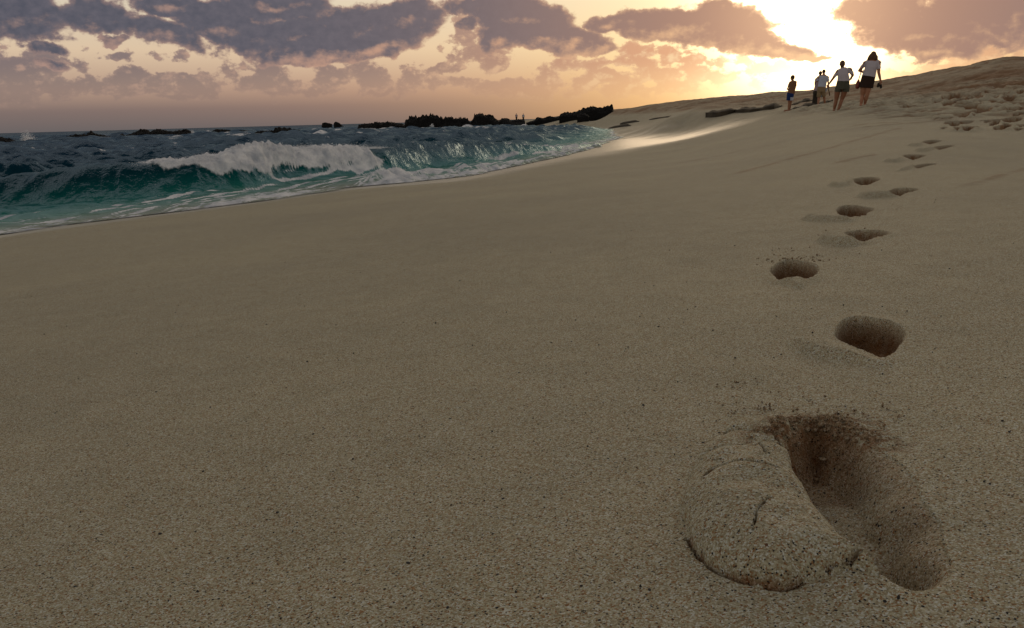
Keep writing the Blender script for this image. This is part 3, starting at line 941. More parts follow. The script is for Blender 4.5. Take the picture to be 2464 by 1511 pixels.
rock(cx2([(1325, 168, 172), (1360, 160, 171), (1400, 166, 170)]), 225, "tiny black rock just right of the small spray", seed=5, group=REEF, thick=3)
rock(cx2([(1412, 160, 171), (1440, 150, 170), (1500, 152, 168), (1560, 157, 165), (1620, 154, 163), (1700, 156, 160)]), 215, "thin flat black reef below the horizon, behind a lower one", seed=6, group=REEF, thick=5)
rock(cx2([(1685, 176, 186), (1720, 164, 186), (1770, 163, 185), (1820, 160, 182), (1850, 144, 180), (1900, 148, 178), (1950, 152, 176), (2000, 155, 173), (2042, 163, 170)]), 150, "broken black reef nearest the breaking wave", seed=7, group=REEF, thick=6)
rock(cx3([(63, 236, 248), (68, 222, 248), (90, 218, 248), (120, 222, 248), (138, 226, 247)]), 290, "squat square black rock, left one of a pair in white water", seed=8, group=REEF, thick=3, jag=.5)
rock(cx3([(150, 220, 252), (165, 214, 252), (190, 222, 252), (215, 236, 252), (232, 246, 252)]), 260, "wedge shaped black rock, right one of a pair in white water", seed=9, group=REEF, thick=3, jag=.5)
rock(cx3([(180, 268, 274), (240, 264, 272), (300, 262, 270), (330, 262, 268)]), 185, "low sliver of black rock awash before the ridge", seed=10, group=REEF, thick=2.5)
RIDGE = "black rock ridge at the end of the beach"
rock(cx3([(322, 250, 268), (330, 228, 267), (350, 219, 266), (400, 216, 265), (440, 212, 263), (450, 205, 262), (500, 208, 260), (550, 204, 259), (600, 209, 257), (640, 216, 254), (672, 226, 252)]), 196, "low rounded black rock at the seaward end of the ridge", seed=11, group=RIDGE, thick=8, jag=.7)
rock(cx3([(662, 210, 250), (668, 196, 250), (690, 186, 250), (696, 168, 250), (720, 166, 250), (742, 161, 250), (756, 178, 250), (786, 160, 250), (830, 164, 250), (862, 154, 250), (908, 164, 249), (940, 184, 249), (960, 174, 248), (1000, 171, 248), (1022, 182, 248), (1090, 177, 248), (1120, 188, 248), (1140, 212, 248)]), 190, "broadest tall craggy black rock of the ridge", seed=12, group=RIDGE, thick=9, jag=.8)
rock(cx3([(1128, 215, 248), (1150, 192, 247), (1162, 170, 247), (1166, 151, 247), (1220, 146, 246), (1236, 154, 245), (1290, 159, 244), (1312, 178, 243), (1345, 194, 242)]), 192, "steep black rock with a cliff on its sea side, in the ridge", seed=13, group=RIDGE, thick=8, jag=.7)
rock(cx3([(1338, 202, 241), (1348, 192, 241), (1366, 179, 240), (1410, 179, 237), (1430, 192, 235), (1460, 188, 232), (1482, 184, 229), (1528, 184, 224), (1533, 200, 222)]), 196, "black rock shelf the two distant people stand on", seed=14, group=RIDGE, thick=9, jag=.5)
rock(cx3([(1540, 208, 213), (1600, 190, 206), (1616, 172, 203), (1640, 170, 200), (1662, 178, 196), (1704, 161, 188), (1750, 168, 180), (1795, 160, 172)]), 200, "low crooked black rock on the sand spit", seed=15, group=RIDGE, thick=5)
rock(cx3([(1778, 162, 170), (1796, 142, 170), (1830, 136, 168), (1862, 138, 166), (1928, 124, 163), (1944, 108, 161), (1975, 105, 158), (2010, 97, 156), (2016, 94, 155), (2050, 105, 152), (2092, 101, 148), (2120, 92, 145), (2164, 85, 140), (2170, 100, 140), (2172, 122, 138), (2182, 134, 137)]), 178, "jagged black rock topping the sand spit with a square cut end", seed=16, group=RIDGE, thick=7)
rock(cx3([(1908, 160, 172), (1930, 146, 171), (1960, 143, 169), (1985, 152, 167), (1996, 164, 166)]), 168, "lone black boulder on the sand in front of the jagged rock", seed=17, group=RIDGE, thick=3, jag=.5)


def cx1(p):
    return [((2100 + .2841 * a) * .68444, (330 + .2841 * b) * .68444, (330 + .2841 * c) * .68444) for a, b, c in p]


SHELF = "flat dark rock shelves at the foot of the dune"
rock(cx1([(140, 412, 418), (200, 392, 412), (290, 378, 404), (360, 366, 396), (420, 362, 388)]), None, "flat dark rock shelf nearest the swash", seed=21, group=SHELF, mat=SHELF_ROCK, thick=3, jag=.3)
rock(cx1([(280, 358, 366), (330, 346, 362), (400, 332, 352), (470, 322, 342), (520, 322, 336)]), None, "flat dark rock shelf just inland of the swash", seed=22, group=SHELF, mat=SHELF_ROCK, thick=3, jag=.3)
rock(cx1([(640, 310, 316), (700, 299, 308), (760, 287, 297), (860, 272, 283), (960, 262, 272), (1060, 252, 260)]), None, "long thin dark rock ledge along the middle of the dune foot", seed=23, group=SHELF, mat=SHELF_ROCK, thick=3, jag=.3)
rock(cx1([(1340, 212, 230), (1400, 204, 236), (1440, 196, 236), (1480, 202, 236), (1520, 196, 230), (1580, 178, 222), (1640, 158, 210), (1690, 152, 200), (1720, 168, 190)]), None, "humped dark rock shelf in the hollow below the dune", seed=24, group=SHELF, mat=SHELF_ROCK, thick=3, jag=.3)
rock(cx1([(1700, 168, 196), (1800, 156, 200), (1880, 140, 200), (1940, 124, 196), (2000, 126, 186), (2100, 108, 178), (2200, 92, 168), (2260, 82, 158), (2290, 92, 140)]), None, "dark rock shelf running up behind the boy", seed=25, group=SHELF, mat=SHELF_ROCK, thick=3, jag=.3)


def ca(p):
    return [((2740 + .1125 * a) * .68444, (240 + .1125 * b) * .68444, (240 + .1125 * c) * .68444) for a, b, c in p]


rock(ca([(380, 1000, 1130), (480, 975, 1120), (600, 940, 1090), (740, 905, 1050), (880, 905, 1020), (1000, 890, 1010), (1060, 900, 960)]), None, "dark rock ledge between the boy and the couple", seed=26, group=SHELF, mat=SHELF_ROCK, thick=3, jag=.3)
rock(ca([(330, 1240, 1290), (430, 1170, 1275), (560, 1130, 1250), (740, 1060, 1210), (860, 1040, 1190), (1000, 1060, 1160), (1150, 1040, 1130), (1300, 1020, 1100), (1450, 990, 1060), (1600, 960, 1020), (1680, 950, 980)]), None, "dark rock ledge in front of the couple's legs", seed=27, group=SHELF, mat=SHELF_ROCK, thick=3, jag=.3)

# ------------------------------------------------------------------ people
class Solid:
    """collects closed shells; remeshed afterwards into one continuous surface"""
    def __init__(s):
        s.V, s.F, s.n = [], [], 0

    def rings(s, rings):
        m = len(rings[0])
        base = s.n
        for r in rings:
            s.V.extend(r)
        k = len(rings)
        for i in range(k - 1):
            for j in range(m):
                a, b = base + i * m + j, base + i * m + (j + 1) % m
                s.F.append((a, b, b + m, a + m))
        s.n += k * m
        for ring, rev in ((0, True), (k - 1, False)):
            c = np.mean(rings[ring], 0)
            s.V.append(c)
            for j in range(m):
                a, b = base + ring * m + j, base + ring * m + (j + 1) % m
                s.F.append((b, a, s.n) if rev else (a, b, s.n))
            s.n += 1

    def path(s, pts, rad, flat=False, seg=14, sq=None):
        """tube through pts with radii; rad may be (rx, ry) pairs; round ends unless flat"""
        P = [np.array(p, float) for p in pts]
        Rr = [(r, r) if np.isscalar(r) else r for r in rad]
        rings = []
        up = np.array([0, 1.0, 0])
        for i, p in enumerate(P):
            t = P[min(i + 1, len(P) - 1)] - P[max(i - 1, 0)]
            t = t / (np.linalg.norm(t) + 1e-9)
            ref = up if abs(t @ up) < .9 else np.array([1.0, 0, 0])
            e1 = np.cross(ref, t); e1 /= np.linalg.norm(e1)
            e2 = np.cross(t, e1)
            rx, ry = Rr[i]

            def ring(c, k):
                return [c + e1 * rx * k * math.cos(a) + e2 * ry * k * math.sin(a) for a in np.linspace(0, 2 * math.pi, seg, endpoint=False)]
            if i == 0 and not flat:
                for q in (80, 55, 28):
                    rings.append(ring(p - t * min(rx, ry) * math.sin(math.radians(q)), math.cos(math.radians(q))))
            rings.append(ring(p, 1))
            if i == len(P) - 1 and not flat:
                for q in (28, 55, 80):
                    rings.append(ring(p + t * min(rx, ry) * math.sin(math.radians(q)), math.cos(math.radians(q))))
        s.rings(rings)

    def ball(s, c, rx, ry, rz, yaw=0.0, seg=18):
        c = np.array(c, float)
        cy, sy = math.cos(yaw), math.sin(yaw)
        rings = []
        for q in np.radians(np.linspace(-82, 82, 11)):
            rr = []
            for a in np.linspace(0, 2 * math.pi, seg, endpoint=False):
                x, y, z = rx * math.cos(q) * math.cos(a), ry * math.cos(q) * math.sin(a), rz * math.sin(q)
                rr.append(c + np.array([x * cy - y * sy, x * sy + y * cy, z]))
            rings.append(rr)
        s.rings(rings)

    def build(s, name, mat, parent, voxel=.008, smooth=3):
        me = bpy.data.meshes.new(name)
        me.from_pydata([tuple(v) for v in s.V], [], s.F)
        me.update()
        o = bpy.data.objects.new(name, me)
        COL.objects.link(o)
        md = o.modifiers.new("r", "REMESH"); md.mode = "VOXEL"; md.voxel_size = voxel; md.use_smooth_shade = True
        if smooth:
            ms = o.modifiers.new("s", "SMOOTH"); ms.iterations = smooth; ms.factor = .5
        dg = bpy.context.evaluated_depsgraph_get()
        new = bpy.data.meshes.new_from_object(o.evaluated_get(dg))
        o.modifiers.clear()
        o.data = new
        bpy.data.meshes.remove(me)
        new.name = name
        new.materials.clear(); new.materials.append(mat)
        o.parent = parent
        return o


SKIN = plain("skin", (.36, .17, .10), .55, .1, 20, .4)
SKIN2 = plain("tanned_skin", (.27, .12, .065), .55, .1, 20, .4)
SHIRT = plain("white_cotton", (.50, .47, .53), .9, .06, 14, .2, .006)
SHIRT_BLUE = plain("pale_blue_cotton", (.45, .50, .62), .9, .08, 14, .2, .006)
SHIRT_PINK = plain("faded_pink_cotton", (.42, .33, .36), .9, .08, 14, .2)
TEE_TAN = plain("rust_brown_cotton", (.20, .10, .055), .9, .1, 14, .2, .006)
SKIRT = plain("dark_brown_cloth", (.035, .020, .016), .9, .15, 16, .2, .008)
SHORTS_OLIVE = plain("grey_olive_cloth", (.085, .085, .065), .9, .12, 16, .2, .008)
SHORTS_BEIGE = plain("beige_cloth", (.26, .19, .11), .9, .1, 16, .2, .008)
PANTS = plain("dark_cloth", (.05, .042, .032), .9, .15, 16, .2, .008)
BLUE = plain("deep_blue_cloth", (.012, .03, .13), .9, .15, 16, .2, .006)
PALE = plain("pale_cloth", (.40, .42, .48), .9, .1, 16, .2, .006)
HAIR = plain("brown_hair", (.10, .05, .022), .6, .3, 60, .4, .004)
HAIR_D = plain("dark_hair", (.05, .026, .014), .6, .3, 60, .4, .003)
BAG = plain("red_leather", (.16, .03, .02), .55, .15, 16, .4, .004)
SHOE = plain("dark_rubber", (.02, .016, .014), .6, .15, 30, .3)
TOWEL = plain("blue_white_towel", (.34, .40, .52), .95, .25, 18, .1, .008)
WOOD = plain("brown_stick", (.09, .05, .025), .8, .25, 30, .2)


def unit(v):
    v = np.array(v, float)
    return v / np.linalg.norm(v)


def hand(S, wrist, d, n, thumb, curl=.5):
    """palm, four unequal bent fingers and a thumb; d points down the hand, n out of the palm, thumb = +-1 side"""
    w = np.array(wrist, float); d = unit(d); n = unit(np.array(n, float) - d * (np.array(n, float) @ d))
    sd = np.cross(d, n) * thumb
    S.path([w, w + d * .035, w + d * .085], [(.028, .02), (.04, .017), (.038, .013)])
    for k, (off, ln) in enumerate(((.030, .070), (.010, .080), (-.010, .074), (-.029, .058))):
        b = w + d * .088 + sd * off
        c1 = curl * (1 + .12 * k)
        m = b + (d * math.cos(c1 * .6) + n * math.sin(c1 * .6)) * ln * .5
        e = m + (d * math.cos(c1 * 1.7) + n * math.sin(c1 * 1.7)) * ln * .5
        S.path([b - d * .012, m, e], [.0095, .0088, .0075], seg=8)
    b = w + d * .03 + sd * .034
    m = b + unit(d * .75 + sd * .6 + n * .25) * .04
    S.path([b - sd * .01, m, m + unit(d * .9 + sd * .1 + n * .4) * .03], [.013, .0105, .009], seg=8)


def head(S, c, sc, yaw, jaw=True):
    """head centred at c, looking along +y turned by yaw"""
    c = np.array(c, float)
    cy, sy = math.cos(yaw), math.sin(yaw)
    q = lambda x, y, z: c + sc * np.array([x * cy - y * sy, x * sy + y * cy, z])
    S.ball(c + sc * np.array([0, 0, .015]), .076 * sc, .096 * sc, .105 * sc, yaw)
    S.ball(q(0, .03, -.055), .056 * sc, .062 * sc, .062 * sc, yaw)
    S.path([q(0, .093, .012), q(0, .115, -.022)], [.010 * sc, .016 * sc], seg=8)
    S.path([q(-.026, .088, -.058), q(.026, .088, -.058)], [.010 * sc, .010 * sc], seg=8)
    S.path([q(-.05, .080, .03), q(.05, .080, .03)], [.012 * sc, .012 * sc], seg=8)
    for s in (-1, 1):
        S.ball(q(.079 * s, -.005, -.005), .012 * sc, .022 * sc, .034 * sc, yaw)


def person(px, py, label, k, build, voxel=.0075, group=None):
    """k: working pixels per enlargement pixel; build(conv, root) makes the figure in metres about its feet"""
    g = ground(px, py)
    az = math.atan2(g[0], g[1])
    dist = g[1]
    root = empty("person", g + np.array([0, 0, -.012]), -az)
    s = k * math.hypot(g[0], g[1]) / F0 / math.hypot((px - W0 / 2) / F0, 1.0) * math.cos(0) if False else k * dist / F0
    tag(root, label, "person", group)
    build(s, root)
    return root, g, az, s


def conv(ox, oy, s):
    def c(x, y, d=0.0):
        xi, zi = (x - ox) * s, (oy - y) * s
        return np.array([xi + .0267 * zi, d, zi - .0267 * xi])
    return c


def feet(S, ank, toe_dir, r=.036, ln=.19):
    a = np.array(ank, float); t = unit(toe_dir)
    S.path([a * np.array([1, 1, 0]) - t * .045 + np.array([0, 0, .036]), a * np.array([1, 1, 0]) + t * ln * .55 + np.array([0, 0, .032]), a * np.array([1, 1, 0]) + t * ln + np.array([0, 0, .022])], [(.036, .036), (.042, .03), (.034, .02)])
    S.path([a + np.array([0, 0, .02]), a * np.array([1, 1, 0]) + np.array([0, 0, .035])], [r, r])


HELD = []


def woman_long(s, root):
    c = conv(1030, 1270, s)
    B = Solid()
    hd = c(1118, 190, .03)
    head(B, hd, 1.0, 0)
    B.path([c(1115, 240, .01), c(1108, 320, 0)], [.055, .062])
    # trunk
    B.path([c(1108, 320, 0), c(1100, 440, -.01), c(1075, 600, 0), c(1045, 740, 0)], [(.15, .09), (.15, .11), (.155, .11), (.18, .125)])
    # arms: left bent forward, right hanging
    sl, sr = c(970, 335), c(1245, 335)
    el, er = c(862, 500, .03), c(1262, 545, -.02)
    wl, wr = c(925, 520, .24), c(1318, 720, .02)
    B.path([sl, (sl + el) / 2, el], [.056, .048, .040]); B.path([el, (el + wl) / 2, wl], [.039, .037, .026])
    B.path([sr, (sr + er) / 2, er], [.062, .054, .045]); B.path([er, (er + wr) / 2, wr], [.044, .040, .028])
    hand(B, wl, wl - el, (1, 0, 0), -1, .9)
    hand(B, wr, wr - er, (-1, 0, 0), -1, 1.3)
    # legs, one a step ahead
    for hip, kn, an, fw in ((c(985, 800, 0), c(980, 1040, .03), c(968, 1245, -.03), (-.15, 1, 0)), (c(1085, 800, 0), c(1075, 1030, -.02), c(1045, 1225, .10), (.05, 1, 0))):
        B.path([hip, (hip + kn) / 2, kn, kn * .55 + an * .45 + np.array([0, -.02, 0]), an], [(.098, .1), (.085, .088), .06, .058, .036])
        feet(B, an, fw)
    B.build("body", SKIN, root, .0075)
    T = Solid()
    T.path([c(1112, 290, 0), c(1108, 325, 0), c(1100, 420, -.01), c(1080, 560, 0), c(1068, 628, 0)], [(.10, .075), (.175, .10), (.178, .127), (.19, .135), (.205, .142)], flat=True)
    T.path([c(1005, 325), (sl * .45 + el * .55)], [0.068, 0.059]); T.path([c(1215, 322), (sr * .45 + er * .55)], [0.072, 0.064])
    T.path([c(960, 340), c(1255, 340)], [.058, .058])
    T.build("shirt", SHIRT, root, .009)
    K = Solid()
    K.path([c(1068, 615, 0), c(1055, 720, 0), c(1040, 800, 0), c(1035, 872, 0)], [(.200, .14), (.208, .15), (.212, .152), (.216, .155)], flat=True)
    K.build("skirt", SKIRT, root, .009)
    Hh = Solid()
    Hh.ball(c(1118, 178, -.01), .092, .105, .118)
    Hh.path([c(1118, 160, -.03), c(1112, 220, -.045), c(1108, 268, -.045)], [(.10, .075), (.140, .07), (.150, .055)], flat=True)
    Hh.path([c(1050, 215, -.01), c(1025, 268, -.01)], [.05, .038]); Hh.path([c(1180, 215, -.01), c(1195, 268, -.01)], [.05, .038])
    Hh.build("hair", HAIR, root, .008)
    S = Solid()
    # bag on the left hip, on its strap
    HELD.append((root, c, s))


def woman_short(s, root):
    c = conv(400, 1388, s)
    B = Solid()
    head(B, c(428, 378, .02), .98, .1)
    B.path([c(432, 420, 0), c(445, 490, 0)], [.055, .062])
    B.path([c(460, 500, 0), c(465, 600, 0), c(480, 720, 0), c(480, 850, 0)], [(.14, .09), (.15, .115), (.165, .12), (.185, .13)])
    sl, sr = c(350, 525), c(600, 495)
    el, er = c(262, 680, .02), c(662, 610, .02)
    wl, wr = c(185, 800, .05), c(640, 668, .2)
    B.path([sl, (sl + el) / 2, el], [.056, .047, .040]); B.path([el, (el + wl) / 2, wl], [.038, .034, .025])
    B.path([sr, (sr + er) / 2, er], [.062, .054, .045]); B.path([er, (er + wr) / 2, wr], [.044, .038, .027])
    hand(B, wl, wl - el, (1, 0, 0), -1, 1.2)
    hand(B, wr, wr - er, (-1, 0, 0), 1, .8)
    for hip, kn, an, fw in ((c(385, 900, 0), c(372, 1140, .02), c(345, 1360, .06), (-.1, 1, 0)), (c(540, 900, 0), c(490, 1130, .03), c(432, 1365, -.05), (.05, 1, 0))):
        B.path([hip, (hip + kn) / 2, kn, kn * .55 + an * .45 + np.array([0, -.02, 0]), an], [(.1, .1), (.088, .09), .06, .058, .036])
        feet(B, an, fw)
    B.build("body", SKIN2, root, .0075)
    T = Solid()
    T.path([c(450, 450, 0), c(460, 490, 0), c(465, 590, -.01), c(480, 690, 0), c(482, 745, 0)], [(.08, .07), (.16, .10), (.17, .127), (.187, .135), (.198, .142)], flat=True)
    T.path([c(385, 510), sl * .4 + el * .6], [0.064, 0.055]); T.path([c(575, 490), sr * .35 + er * .65], [0.068, 0.063])
    T.path([c(360, 520), c(600, 500)], [.056, .056])
    T.build("shirt", SHIRT, root, .009)
    K = Solid()
    K.path([c(482, 730, 0), c(478, 850, 0), c(475, 915, 0)], [(.196, .14), (.214, .155), (.218, .158)], flat=True)
    K.path([c(400, 850, 0), c(392, 968, 0)], [(.118, .125), (.112, .12)], flat=True); K.path([c(550, 850, 0), c(548, 968, 0)], [(.118, .125), (.112, .12)], flat=True)
    K.build("shorts", SHORTS_OLIVE, root, .009)
    Hh = Solid()
    Hh.ball(c(428, 360, -.005), .086, .104, .10); Hh.ball(c(432, 395, -.035), .074, .07, .075)
    Hh.build("hair", HAIR, root, .008)
    HELD.append((root, c, s))


def boy(s, root):
    c = conv(290, 1345, s)
    B = Solid()
    head(B, c(328, 365, .0), .92, 1.1)
    B.path([c(330, 420, 0), c(340, 480, 0)], [.042, .05])
    B.path([c(345, 490, 0), c(335, 600, 0), c(310, 760, 0), c(300, 850, 0)], [(.11, .075), (.115, .085), (.11, .085), (.125, .095)])
    sl, sr = c(265, 500), c(428, 490)
    el, er = c(225, 620, .02), c(428, 620, 0)
    wl, wr = c(212, 672, .16), c(405, 770, .03)
    B.path([sl, (sl + el) / 2, el], [.042, .037, .032]); B.path([el, (el + wl) / 2, wl], [.031, .028, .022])
    B.path([sr, (sr + er) / 2, er], [.042, .037, .032]); B.path([er, (er + wr) / 2, wr], [.031, .028, .022])
    hand(B, wl, (wl - el), (1, 0, 0), -1, .8); hand(B, wr, wr - er, (-1, 0, 0), 1, .5)
    for hip, kn, an, fw in ((c(275, 900, -.02), c(285, 1110, -.02), c(275, 1312, -.05), (-1, .35, 0)), (c(325, 900, .02), c(325, 1110, .04), c(312, 1315, .06), (-1, .3, 0))):
        B.path([hip, (hip + kn) / 2, kn, kn * .55 + an * .45, an], [.072, .062, .047, .044, .03])
        feet(B, an, fw, .03, .16)
    B.build("body", SKIN2, root, .0075)
    T = Solid()
    T.path([c(340, 455, 0), c(345, 492, 0), c(335, 620, 0), c(315, 760, 0), c(305, 820, 0)], [(.06, .05), (.122, .085), (.128, .098), (.132, .105), (.14, .112)], flat=True)
    T.path([c(290, 495), sl * .4 + el * .6], [0.048, 0.046]); T.path([c(405, 488), sr * .25 + er * .75], [0.050, 0.048])
    T.path([c(272, 500), c(420, 492)], [.044, .044])
    T.build("shirt", TEE_TAN, root, .009)
    K = Solid()
    K.path([c(302, 800, 0), c(300, 900, 0)], [(.138, .11), (.146, .115)], flat=True)
    K.path([c(262, 860, -.02), c(262, 1025, -.02)], [(.085, .1), (.09, .105)], flat=True); K.path([c(335, 860, .02), c(338, 1025, .02)], [(.085, .1), (.085, .105)], flat=True)
    k = K.build("shorts", BLUE, root, .009)
    P2 = Solid()
    P2.path([c(335, 935, .015), c(340, 1032, .015)], [(.092, .112), (.092, .112)], flat=True)
    P2.build("pale_panel", PALE, k, .009)
    Hh = Solid()
    Hh.ball(c(332, 345, -.005), .080, .088, .082); Hh.ball(c(345, 372, -.01), .06, .07, .075)
    Hh.build("hair", HAIR_D, root, .008)


def man(s, root):
    c = conv(1300, 1140, s)
    B = Solid()
    head(B, c(1297, 172, .01), .98, .35)
    B.path([c(1298, 225, 0), c(1305, 290, 0)], [.06, .066])
    B.path([c(1310, 310, 0), c(1300, 420, 0), c(1285, 560, 0), c(1275, 700, 0)], [(.16, .1), (.17, .12), (.165, .125), (.17, .13)])
    sl, sr = c(1175, 340), c(1425, 335)
    el, er = c(1130, 440, .08), c(1440, 455, -.02)
    wl, wr = c(1085, 470, .25), c(1468, 590, .06)
    B.path([sl, (sl + el) / 2, el], [.056, .048, .042]); B.path([el, (el + wl) / 2, wl], [.04, .036, .028])
    B.path([sr, (sr + er) / 2, er], [.056, .048, .042]); B.path([er, (er + wr) / 2, wr], [.04, .036, .028])
    hand(B, wl, wl - el, (0, 1, -.3), 1, .7); hand(B, wr, wr - er, (-1, 0, 0), -1, 1.3)
    for hip, kn, an, fw in ((c(1225, 760, 0), c(1220, 940, .0), c(1215, 1115, -.06), (-.1, 1, 0)), (c(1330, 760, 0), c(1375, 930, .08), c(1402, 1085, .12), (.5, 1, 0))):
        B.path([hip, (hip + kn) / 2, kn, kn * .55 + an * .45, an], [.092, .082, .06, .057, .038])
        feet(B, an, fw)
    B.build("body", SKIN, root, .0085)
    T = Solid()
    T.path([c(1305, 265, 0), c(1308, 305, 0), c(1300, 420, 0), c(1285, 540, 0), c(1278, 612, 0)], [(.075, .07), (.18, .105), (.19, .13), (.19, .135), (.2, .145)], flat=True)
    T.path([c(1210, 330), sl * .3 + el * .7], [0.069, 0.064]); T.path([c(1395, 325), sr * .3 + er * .7], [0.069, 0.064])
    T.path([c(1190, 335), c(1415, 335)], [.056, .056])
    T.build("shirt", SHIRT_BLUE, root, .01)
    K = Solid()
    K.path([c(1278, 598, 0), c(1275, 700, 0), c(1275, 760, 0)], [(.192, .142), (.2, .15), (.2, .15)], flat=True)
    K.path([c(1222, 720, 0), c(1218, 905, 0)], [(.11, .12), (.105, .115)], flat=True); K.path([c(1325, 720, 0), c(1355, 890, .06)], [(.11, .12), (.105, .115)], flat=True)
    K.build("shorts", SHORTS_BEIGE, root, .01)
    Hh = Solid()
    Hh.ball(c(1298, 158, -.01), .08, .098, .092)
    Hh.build("hair", HAIR_D, root, .008)
    HELD.append((root, c, s))


def partner(s, root):
    c = conv(1090, 1160, s)
    B = Solid()
    head(B, c(1182, 222, .01), .96, -.3)
    B.path([c(1180, 265, 0), c(1175, 330, 0)], [.05, .058])
    B.path([c(1170, 345, 0), c(1160, 450, 0), c(1135, 600, 0), c(1120, 740, 0)], [(.13, .09), (.14, .1), (.13, .105), (.15, .12)])
    sl, sr = c(1075, 385), c(1260, 380)
    el, er = c(1060, 520, -.01), c(1290, 520, .05)
    wl, wr = c(1078, 640, .1), c(1270, 630, .15)
    B.path([sl, (sl + el) / 2, el], [.05, .044, .037]); B.path([el, (el + wl) / 2, wl], [.036, .032, .025])
    B.path([sr, (sr + er) / 2, er], [.05, .044, .037]); B.path([er, (er + wr) / 2, wr], [.036, .032, .025])
    hand(B, wl, wl - el, (1, 0, 0), -1, .5); hand(B, wr, wr - er, (-1, 0, 0), 1, .5)
    for hip, kn, an, fw in ((c(1085, 800, 0), c(1075, 960, .03), c(1050, 1135, .03), (-.4, 1, 0)), (c(1150, 800, 0), c(1140, 960, 0), c(1130, 1135, -.06), (0, 1, 0))):
        B.path([hip, (hip + kn) / 2, kn, an], [.085, .075, .056, .036])
        feet(B, an, fw)
    B.build("body", SKIN2, root, .0085)
    T = Solid()
    T.path([c(1176, 305, 0), c(1170, 345, 0), c(1158, 470, 0), c(1135, 620, 0), c(1122, 735, 0)], [(.07, .06), (.14, .095), (.15, .11), (.145, .118), (.16, .13)], flat=True)
    T.path([c(1105, 375), sl * .5 + el * .5], [0.060, 0.055]); T.path([c(1240, 375), sr * .5 + er * .5], [0.060, 0.055])
    T.path([c(1085, 380), c(1250, 378)], [.05, .05])
    T.build("shirt", SHIRT_PINK, root, .01)
    K = Solid()
    K.path([c(1122, 725, 0), c(1115, 820, 0)], [(.155, .13), (.165, .14)], flat=True)
    K.path([c(1088, 780, 0), c(1078, 960, .02), c(1062, 1125, .02)], [(.1, .11), (.085, .09), (.085, .09)], flat=True); K.path([c(1148, 780, 0), c(1142, 960, 0), c(1132, 1125, -.04)], [(.1, .11), (.085, .09), (.085, .09)], flat=True)
    K.build("trousers", PANTS, root, .01)
    Hh = Solid()
    Hh.ball(c(1183, 208, -.01), .082, .098, .092); Hh.ball(c(1185, 240, -.035), .066, .06, .07)
    Hh.build("hair", HAIR_D, root, .008)


def far_person(shirt, lean):
    def f(s, root):
        c = conv(0, 0, 1.0)
        B = Solid()
        head(B, (lean, .0, 1.58), 1.0, 0)
        B.path([(lean, 0, 1.48), (0, 0, 1.36)], [.055, .06])
        B.path([(0, 0, 1.36), (0, 0, 1.1), (0, 0, .9)], [(.16, .1), (.16, .12), (.17, .13)])
        for q in (-1, 1):
            sh, el, wr = np.array([.2 * q, 0, 1.36]), np.array([(.27 + lean) * q, .0, 1.08]), np.array([.25 * q, .06, .84])
            B.path([sh, el], [.055, .042]); B.path([el, wr], [.04, .028])
            hand(B, wr, wr - el, (-q, 0, 0), q, .4)
            hip, kn, an = np.array([.09 * q, 0, .88]), np.array([.1 * q, .03, .48]), np.array([.11 * q, -.01, .07])
            B.path([hip, kn, an], [.09, .06, .038])
            feet(B, an, (.1 * q, 1, 0))
        B.build("body", SKIN2, root, .014)
        T = Solid()
        T.path([(0, 0, 1.44), (0, 0, 1.38), (0, 0, 1.1), (0, 0, .86)], [(.08, .07), (.2, .11), (.19, .135), (.2, .145)], flat=True)
        for q in (-1, 1):
            T.path([(.15 * q, 0, 1.37), ((.25 + lean) * q, 0, 1.12)], [.075, .066], flat=True)
        T.build("shirt", shirt, root, .014)
        K = Solid()
        K.path([(0, 0, .88), (0, 0, .74)], [(.19, .14), (.2, .145)], flat=True)
        for q in (-1, 1):
            K.path([(.09 * q, 0, .78), (.1 * q, .02, .1)], [.11, .085], flat=True)
        K.build("trousers", PANTS, root, .014)
        Hh = Solid()
        Hh.ball((lean, -.01, 1.605), .083, .1, .092)
        Hh.build("hair", HAIR_D, root, .012)
    return f


WALK = "people walking away along the beach"
K1 = 240 / 1577 * .68444
K2 = 220 / 1955 * .68444
d1 = lambda x, y: ((2880 + .15219 * x) * .68444, (180 + .15219 * y) * .68444)
d2 = lambda x, y: ((2740 + .11253 * x) * .68444, (240 + .11253 * y) * .68444)
r_w1, g_w1, az_w1, s_w1 = person(*d1(1030, 1262), "woman with shoulder length hair, white shirt and dark skirt, a red bag on her hip", K1, woman_long, group=WALK)
r_w2, g_w2, az_w2, s_w2 = person(*d1(400, 1380), "short haired person in white shirt and olive shorts with one arm stretched out", K1, woman_short, group=WALK)
r_b, g_b, az_b, s_b = person(*d2(290, 1335), "boy in rust shirt and blue swim shorts standing apart, turned to the sea", K2, boy, group=WALK)
r_m, g_m, az_m, s_m = person(*d2(1300, 1140), "man in pale blue shirt and beige shorts walking beside someone in dark trousers", K2, man, group=WALK)
r_p, g_p, az_p, s_p = person(*d2(1090, 1160), "person in dark trousers walking on the sea side of the man in beige shorts", K2, partner, group=WALK)


def far(px, py, dist, f, label):
    p = at_y(px, py, dist)
    root = empty("person", p, -math.atan2(p[0], p[1]))
    tag(root, label, "person", "people on the distant black rock")
    f(1, root)


far(1242.9, 290.2, 197.5, far_person(SHIRT_PINK, 0), "distant person in a pinkish shirt on the black rock, nearer the sea")
far(1259.4, 290.6, 197.0, far_person(PALE, .02), "distant person in a grey shirt on the landward edge of the black rock")

# things the walkers carry: each stands by itself, placed in its carrier's frame
(rw1, c1, _a), (rw2, c2_, _b), (rm, cm, _c) = HELD


